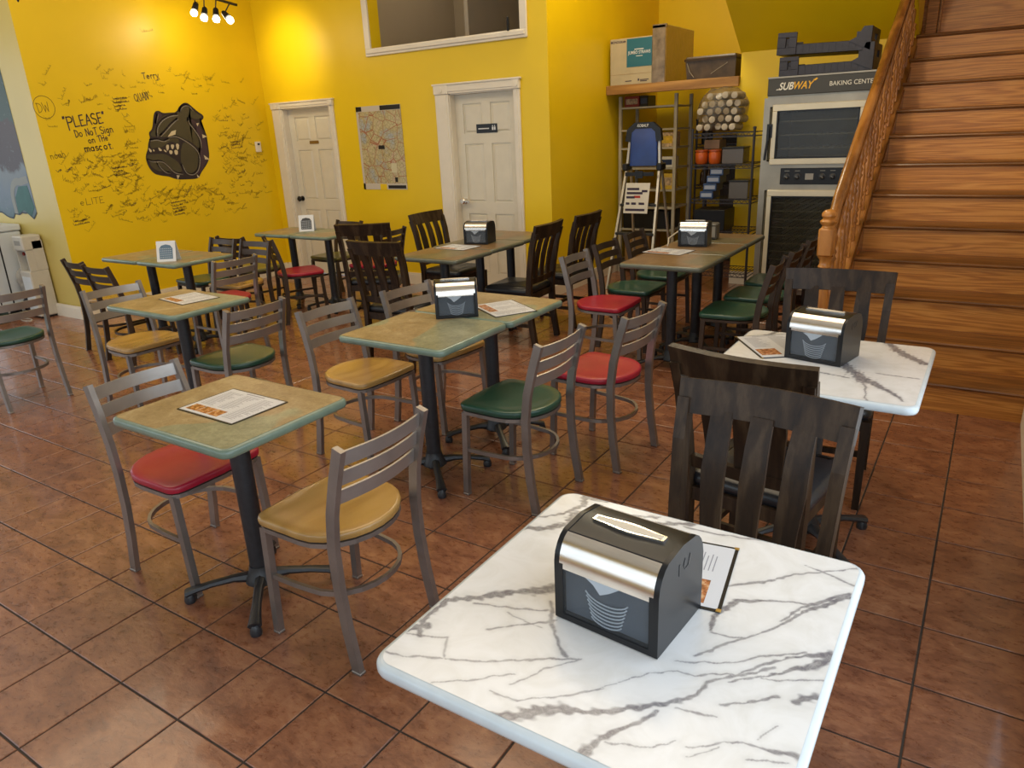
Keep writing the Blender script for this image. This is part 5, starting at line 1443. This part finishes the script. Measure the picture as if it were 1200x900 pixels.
odoor(1.235, 1.715, 1.685, 2.40, 'upper', True)
odoor(.17, 1.025, 1.685, 2.40, 'lower', False)
bm = BM(); box(bm, 1.78, 2.42, OY - .012, OY, 1.07, 1.205, .003); pn = obj('control_panel', bm, BLK, ov)
for k, x in enumerate((1.835, 1.92, 2.12, 2.20, 2.285)):
    bm = BM(); lathe(bm, [(.026, OY - .012), (.026, OY - .018), (.017, OY - .02), (.015, OY - .04), (.006, OY - .042)], 14, (x, 0, 1.135), 'y'); kb = obj('knob', bm, mat('dark_knob', (.03, .03, .03), .3), pn, True)
bm = BM()
for x in (1.835, 1.92, 2.12, 2.20, 2.285):
    sweep(bm, [(x - .008, OY - .0435, 1.14), (x + .012, OY - .0435, 1.125)], .004, .002, (0, 1, 0)); box(bm, x - .02, x + .02, OY - .0135, OY - .012, 1.18, 1.184)
box(bm, 1.985, 2.05, OY - .0135, OY - .012, 1.11, 1.16)
obj('pointer_marks', bm, mat('grey_print', (.30, .29, .26), .4), pn)
bm = BM(); box(bm, 1.632, 2.53, OY - .03, OY + .4, 1.785, 1.918, .004); sh = obj('sign_header', bm, mat('charcoal_sign', (0.045, 0.043, 0.032), 0.4), ov)
bm = BM(); box(bm, 1.630, 2.532, OY - .032, OY + .4, 1.918, 1.930); obj('sign_edge', bm, SS, sh)
bm = BM(); box(bm, 1.632, 2.53, OY + .0, OY + .4, 1.77, 1.785); obj('sign_foot', bm, SS, sh)
YLT = mat('sign_yellow', (0.85, 0.45, 0.01), 0.4); WLT = mat('sign_white', (0.78, 0.76, 0.66), 0.4)
text('lettering', 'SUB', .118, .056, WLT, sh, 1.722, OY - .0318, 1.828, shear=.3, off=.02)
text('lettering', 'WAY', .155, .056, YLT, sh, 1.842, OY - .0318, 1.828, shear=.3, off=.02)
bm = BM(); prism(bm, [(1.985, 1.890), (2.015, 1.905), (2.022, 1.895), (2.003, 1.882)], OY - .0325, OY - .030, 'xz'); obj('arrow_tip', bm, YLT, sh)
bm = BM(); prism(bm, [(1.700, 1.828), (1.722, 1.828), (1.726, 1.834), (1.706, 1.834)], OY - .0325, OY - .030, 'xz'); obj('arrow_tail', bm, WLT, sh)
text('lettering', 'BAKING CENTER', .345, .033, WLT, sh, 2.115, OY - .0315, 1.836, off=.004)

# dark bakery trays on the oven
TRB = mat('navy_tray_plastic', (0.022, 0.022, 0.035), 0.45, var=0.3, scale=20)


def tray(label, x, y, z, rz, tilt, hl, hr):
    r = thing('bakery_tray', label, 'tray', (x, y, z), rz); r.rotation_euler = (0, tilt, rz)
    w, d = .34, .20
    bm = BM(); box(bm, -w, w, -d, d, 0, .012)
    for k in range(14):
        q = -w + .02 + k * .048
    obj('tray_bottom', bm, TRB, r)
    for s in (-1, 1):
        bm = BM(); box(bm, -w, w, s * d - .01, s * d + .01, .0, .075, .003)
        for k in range(13): box(bm, -w + .04 + k * .049, -w + .046 + k * .049, s * d - .013, s * d + .013, .01, .07)
        obj('side_wall', bm, TRB, r)
    bm = BM()
    for u0, u1, v0, v1 in ((-w - .01, -w + .14, .0, hl * .35), (-w - .01, -w + .055, hl * .35, hl * .85), (-w + .08, -w + .14, hl * .35, hl * .85), (-w - .01, -w + .14, hl * .85, hl * 1.1)): box(bm, u0, u1, -d - .022, -d - .008, v0, v1, .002)
    obj('corner_plate', bm, TRB, r)
    bm = BM(); prism(bm, [(w - .15, .07), (w + .01, .0), (w + .01, hr), (w - .05, hr), (w - .09, .10)], -d - .022, -d - .008, 'xz'); obj('corner_plate', bm, TRB, r)
    for s, hh in ((-1, hl), (1, hr)):
        bm = BM(); wh = [(-.16, 0), (.16, 0), (.16, hh * .6), (.12, hh), (-.12, hh), (-.16, hh * .6)]
        xx = s * w
        for a, b, c, e in ((-d, -.06, 0, hh), (.06, d, 0, hh), (-.06, .06, 0, hh * .5), (-.06, .06, hh * .75, hh)): box(bm, xx - .012, xx + .012, a, b, c, e, .003)
        for q in (-d, d - .10): box(bm, xx - s * .10 if s > 0 else xx, xx if s > 0 else xx + .10, q if q < 0 else d - .014, (q + .014) if q < 0 else d, 0, hh * .8)
        obj('end_wall', bm, TRB, r)
    return r


tray('lower of the two dark ribbed bakery trays on top of the oven', 2.06, OY + .2, 1.932, 0, 0, .13, .20)
tray('upper dark ribbed bakery tray, tilted on the lower one above the oven', 2.03, OY + .2, 2.085, 0, math.radians(1.5), .15, .17)

# grey case and white cord at the far end of the table row
cs = thing('device_case', 'small dark grey case behind the dispenser near the oven', 'case', (1.50, 4.42, .7512), math.radians(6))
bm = BM(); box(bm, -.13, .10, -.06, .06, 0, .12, .01); obj('case_body', bm, mat('grey_case', (.09, .09, .085), .35, var=.2), cs)
bm = BM(); box(bm, .06, .09, -.062, -.059, .02, .10); box(bm, -.12, .0, -.062, -.059, .085, .105); obj('trim_strip', bm, mat('grey_print', (.3, .3, .3), .4), cs)
bm = BM(); sweep(bm, [(1.36, 4.45, .83), (1.31, 4.36, .81), (1.29, 4.2, .775), (1.335, 4.08, .7555), (1.36, 4.0, .7555)], .012, .012, (0, 0, 1), n=8)
tag(obj('charging_cable', bm, WPL, None, True), 'curved white cord at the left edge of the table row by the oven', 'cord')

# ------------------------------------------------------------------ left corner: mural, freezer, cooler, broom
def m_mural():
    t = NT('mural_paint'); v = t.coords((1, 1, 1)); s = t.add('ShaderNodeSeparateXYZ'); t.link(v, s.inputs[0])
    n = t.noise(v, 3.2, 5, 0.6, 0.8); n2 = t.noise(v, 14, 4, 0.7)
    h = t.math('ADD', s.outputs[2], t.math('MULTIPLY', t.math('SUBTRACT', n, 0.5), 0.5))
    c = t.ramp(h, [(0.0, (0.06, 0.12, 0.14)), (0.30, (0.14, 0.18, 0.23)), (0.50, (0.17, 0.20, 0.22)), (0.58, (0.045, 0.025, 0.025)), (0.92, (0.06, 0.035, 0.03)), (0.97, (0.03, 0.06, 0.045))])
    h.node.inputs[0].default_value = 0
    r = [x for x in t.n if x.type == 'VALTORGB'][0]
    r.color_ramp.interpolation = 'EASE'
    wht = t.ramp(n2, [(0.60, (0, 0, 0)), (0.68, (1, 1, 1))])
    t.col(t.mix(t.math('MULTIPLY', wht, 0.35), c, (0.30, 0.33, 0.34))); t.b.inputs['Roughness'].default_value = 0.5
    return t.m


mu = thing('wall_mural', 'dark green and blue-grey mural with a ragged lower edge at far left', 'mural', (-4.67, YC - .0015, .95))
rr = random.Random(9)
bm = BM(); P = [(0, .10), (0, 1.62), (-2.5, 1.62), (-2.5, .0)]
xx = -2.4
while xx < -.02: P.append((xx, .03 + rr.uniform(0, .10))); xx += rr.uniform(.05, .10)
box(bm, -2.5, 0, -.001, 0, .2, 1.62)
E_ = [P[3]] + P[4:] + [P[0]]
for (a0, b0), (a1, b1) in zip(E_, E_[1:]): prism(bm, [(a0, b0), (a1, b1), (a1, .2), (a0, .2)], -.001, 0, 'xz')
obj('painted_field', bm, m_mural(), mu)
bm = BM()
ZZ = [P[0]] + P[:3:-1]
for (a0, b0), (a1, b1) in zip(ZZ, ZZ[1:]): sweep(bm, [(a0, -.002, b0), (a1, -.002, b1)], .001, .014, (0, 1, 0))
obj('dark_outline', bm, mat('mural_outline', (.03, .035, .05), .6), mu)
bm = BM(); sweep(bm, [(-.42, -.0025, .08)] + [(-.23 + .19 * math.cos(math.radians(a)), -.0025, .20 + .20 * math.sin(math.radians(a))) for a in range(180, 60, -15)] + [(-.02, -.0025, .42)], .001, .07, (0, 1, 0)); obj('painted_arch', bm, mat('mural_grey', (.26, .27, .25), .6), mu)
bm = BM(); prism(bm, [(-.38, .08), (-.36, .24), (-.24, .35), (-.06, .36), (-.02, .15), (-.12, .06), (-.25, .12)], -.003, -.0005, 'xz'); obj('painted_bush', bm, mat('mural_teal', (.035, .13, .12), .6, var=.2), mu)

FZ = mat('white_enamel', (0.66, 0.70, 0.72), 0.3, var=0.03)
fz = thing('chest_freezer', 'white chest freezer under the mural at the far left', 'freezer', (-5.49, 2.215, 0))
bm = BM(); box(bm, -.42, .42, -.22, .22, .04, .86, .012); obj('cabinet', bm, FZ, fz)
bm = BM(); box(bm, -.43, .43, -.23, .23, .865, .93, .012); obj('lid', bm, FZ, fz)
bm = BM(); box(bm, -.40, .40, -.2, .2, 0, .04); obj('plinth', bm, BLK, fz)
wc = thing('water_cooler', 'slim white water cooler beside the freezer, red and blue taps', 'water cooler', (-4.795, 2.345, 0))
wc.scale = (.72, .72, .93)
bm = BM(); box(bm, -.14, .14, -.12, .14, .02, .52, .01); box(bm, -.14, .14, .0, .14, .52, .84, .004); box(bm, -.14, .14, -.12, .14, .74, .90, .015); box(bm, -.14, -.12, -.10, .0, .52, .74); box(bm, .12, .14, -.10, .0, .52, .74)
obj('cooler_body', bm, WPL, wc)
bm = BM(); box(bm, -.12, .12, -.122, -.119, .06, .46, .002); obj('front_door', bm, FZ, wc)
for x, m, n in ((-.05, REDB, 'tap'), (.05, NAVY, 'tap')):
    bm = BM(); lathe(bm, [(.014, 0), (.014, -.04), (.02, -.045), (.02, -.06)], 10, (x, 0, .70), 'y'); obj('tap', bm, m, wc, True)
bm = BM(); box(bm, -.08, .08, -.123, -.119, .80, .85); obj('badge', bm, mat('grey_print', (.3, .3, .3), .4), wc)
bm = BM(); box(bm, -.13, .13, -.11, .13, 0, .02); obj('plinth', bm, BLK, wc)

lp = thing('lobby_dustpan', 'black long-handled dustpan leaning before the freezer', 'dustpan', (-4.955, 1.98, 0))
lp.scale = (.62, .62, 1)
bm = BM(); box(bm, -.14, .14, -.12, .10, .0, .012); box(bm, -.14, -.13, -.12, .10, .012, .09); box(bm, .13, .14, -.12, .10, .012, .09); box(bm, -.14, .14, .09, .10, .012, .14); obj('pan', bm, mat('dark_green_plastic', (.015, .03, .02), .5), lp)
bm = BM(); sweep(bm, [(0, .09, .10), (-.10, .16, .92)], .022, .022, (1, 0, 0), n=8); obj('handle', bm, BLK, lp)
br = thing('broom', 'dark broom standing upright by the freezer corner', 'broom', (-4.99, 2.165, 0), math.radians(20))
br.scale = (.45, .8, 1)
bm = BM(); slab(bm, rrect(.13, .025, .02, 3), [(0, -.01), (.12, 0), (.14, .005)]); obj('bristles', bm, BLK, br)
bm = BM(); sweep(bm, [(0, 0, .13), (.02, .02, 1.26)], .022, .022, (1, 0, 0), n=8); box(bm, -.02, .05, .0, .03, 1.245, 1.262); obj('handle', bm, BLK, br)
BAG = mat('pale_bag', (.40, .38, .34), .35, var=.5, scale=9); DBAG = mat('dark_bag', (.02, .022, .035), .3, var=.4, scale=9)
for nm, lab, x, y, z, s, m in (('plastic_bag', 'pale bundled plastic bag between freezer and water cooler', -4.985, 2.34, .225, (.065, .09, .14), BAG), ('plastic_bag', 'dark bundled bag on the floor between freezer and water cooler', -4.985, 2.34, .0, (.068, .09, .11), DBAG)):
    bm = BM(); bmesh.ops.create_icosphere(bm, subdivisions=3, radius=1)
    for v in bm.verts:
        c = v.co.copy(); k = 1 + .14 * math.sin(c.x * 5 + 1) * math.cos(c.z * 6) + rr.uniform(-.06, .06)
        v.co = Vector((c.x * s[0] * k, c.y * s[1] * k, max(0, s[2] + c.z * s[2] * k)))
    o = obj(nm, bm, m, None, True); o.location = (x, y, z); tag(o, lab, 'bag')
    bm = BM(); lathe(bm, [(.02, s[2] * 1.95), (.012, s[2] * 2.05), (.03, s[2] * 2.3)], 8); obj('knot', bm, m, o, True)
bm = BM(); sweep(bm, [(-4.80 + .10 * math.cos(a), 2.16 + .035 * math.sin(a), .004) for a in [k * 2 * PI / 16 for k in range(16)]], .008, .006, (0, 0, 1), closed=True)
tag(obj('white_cable_loop', bm, WPL), 'white cable loop on the tiles before the water cooler', 'cable')
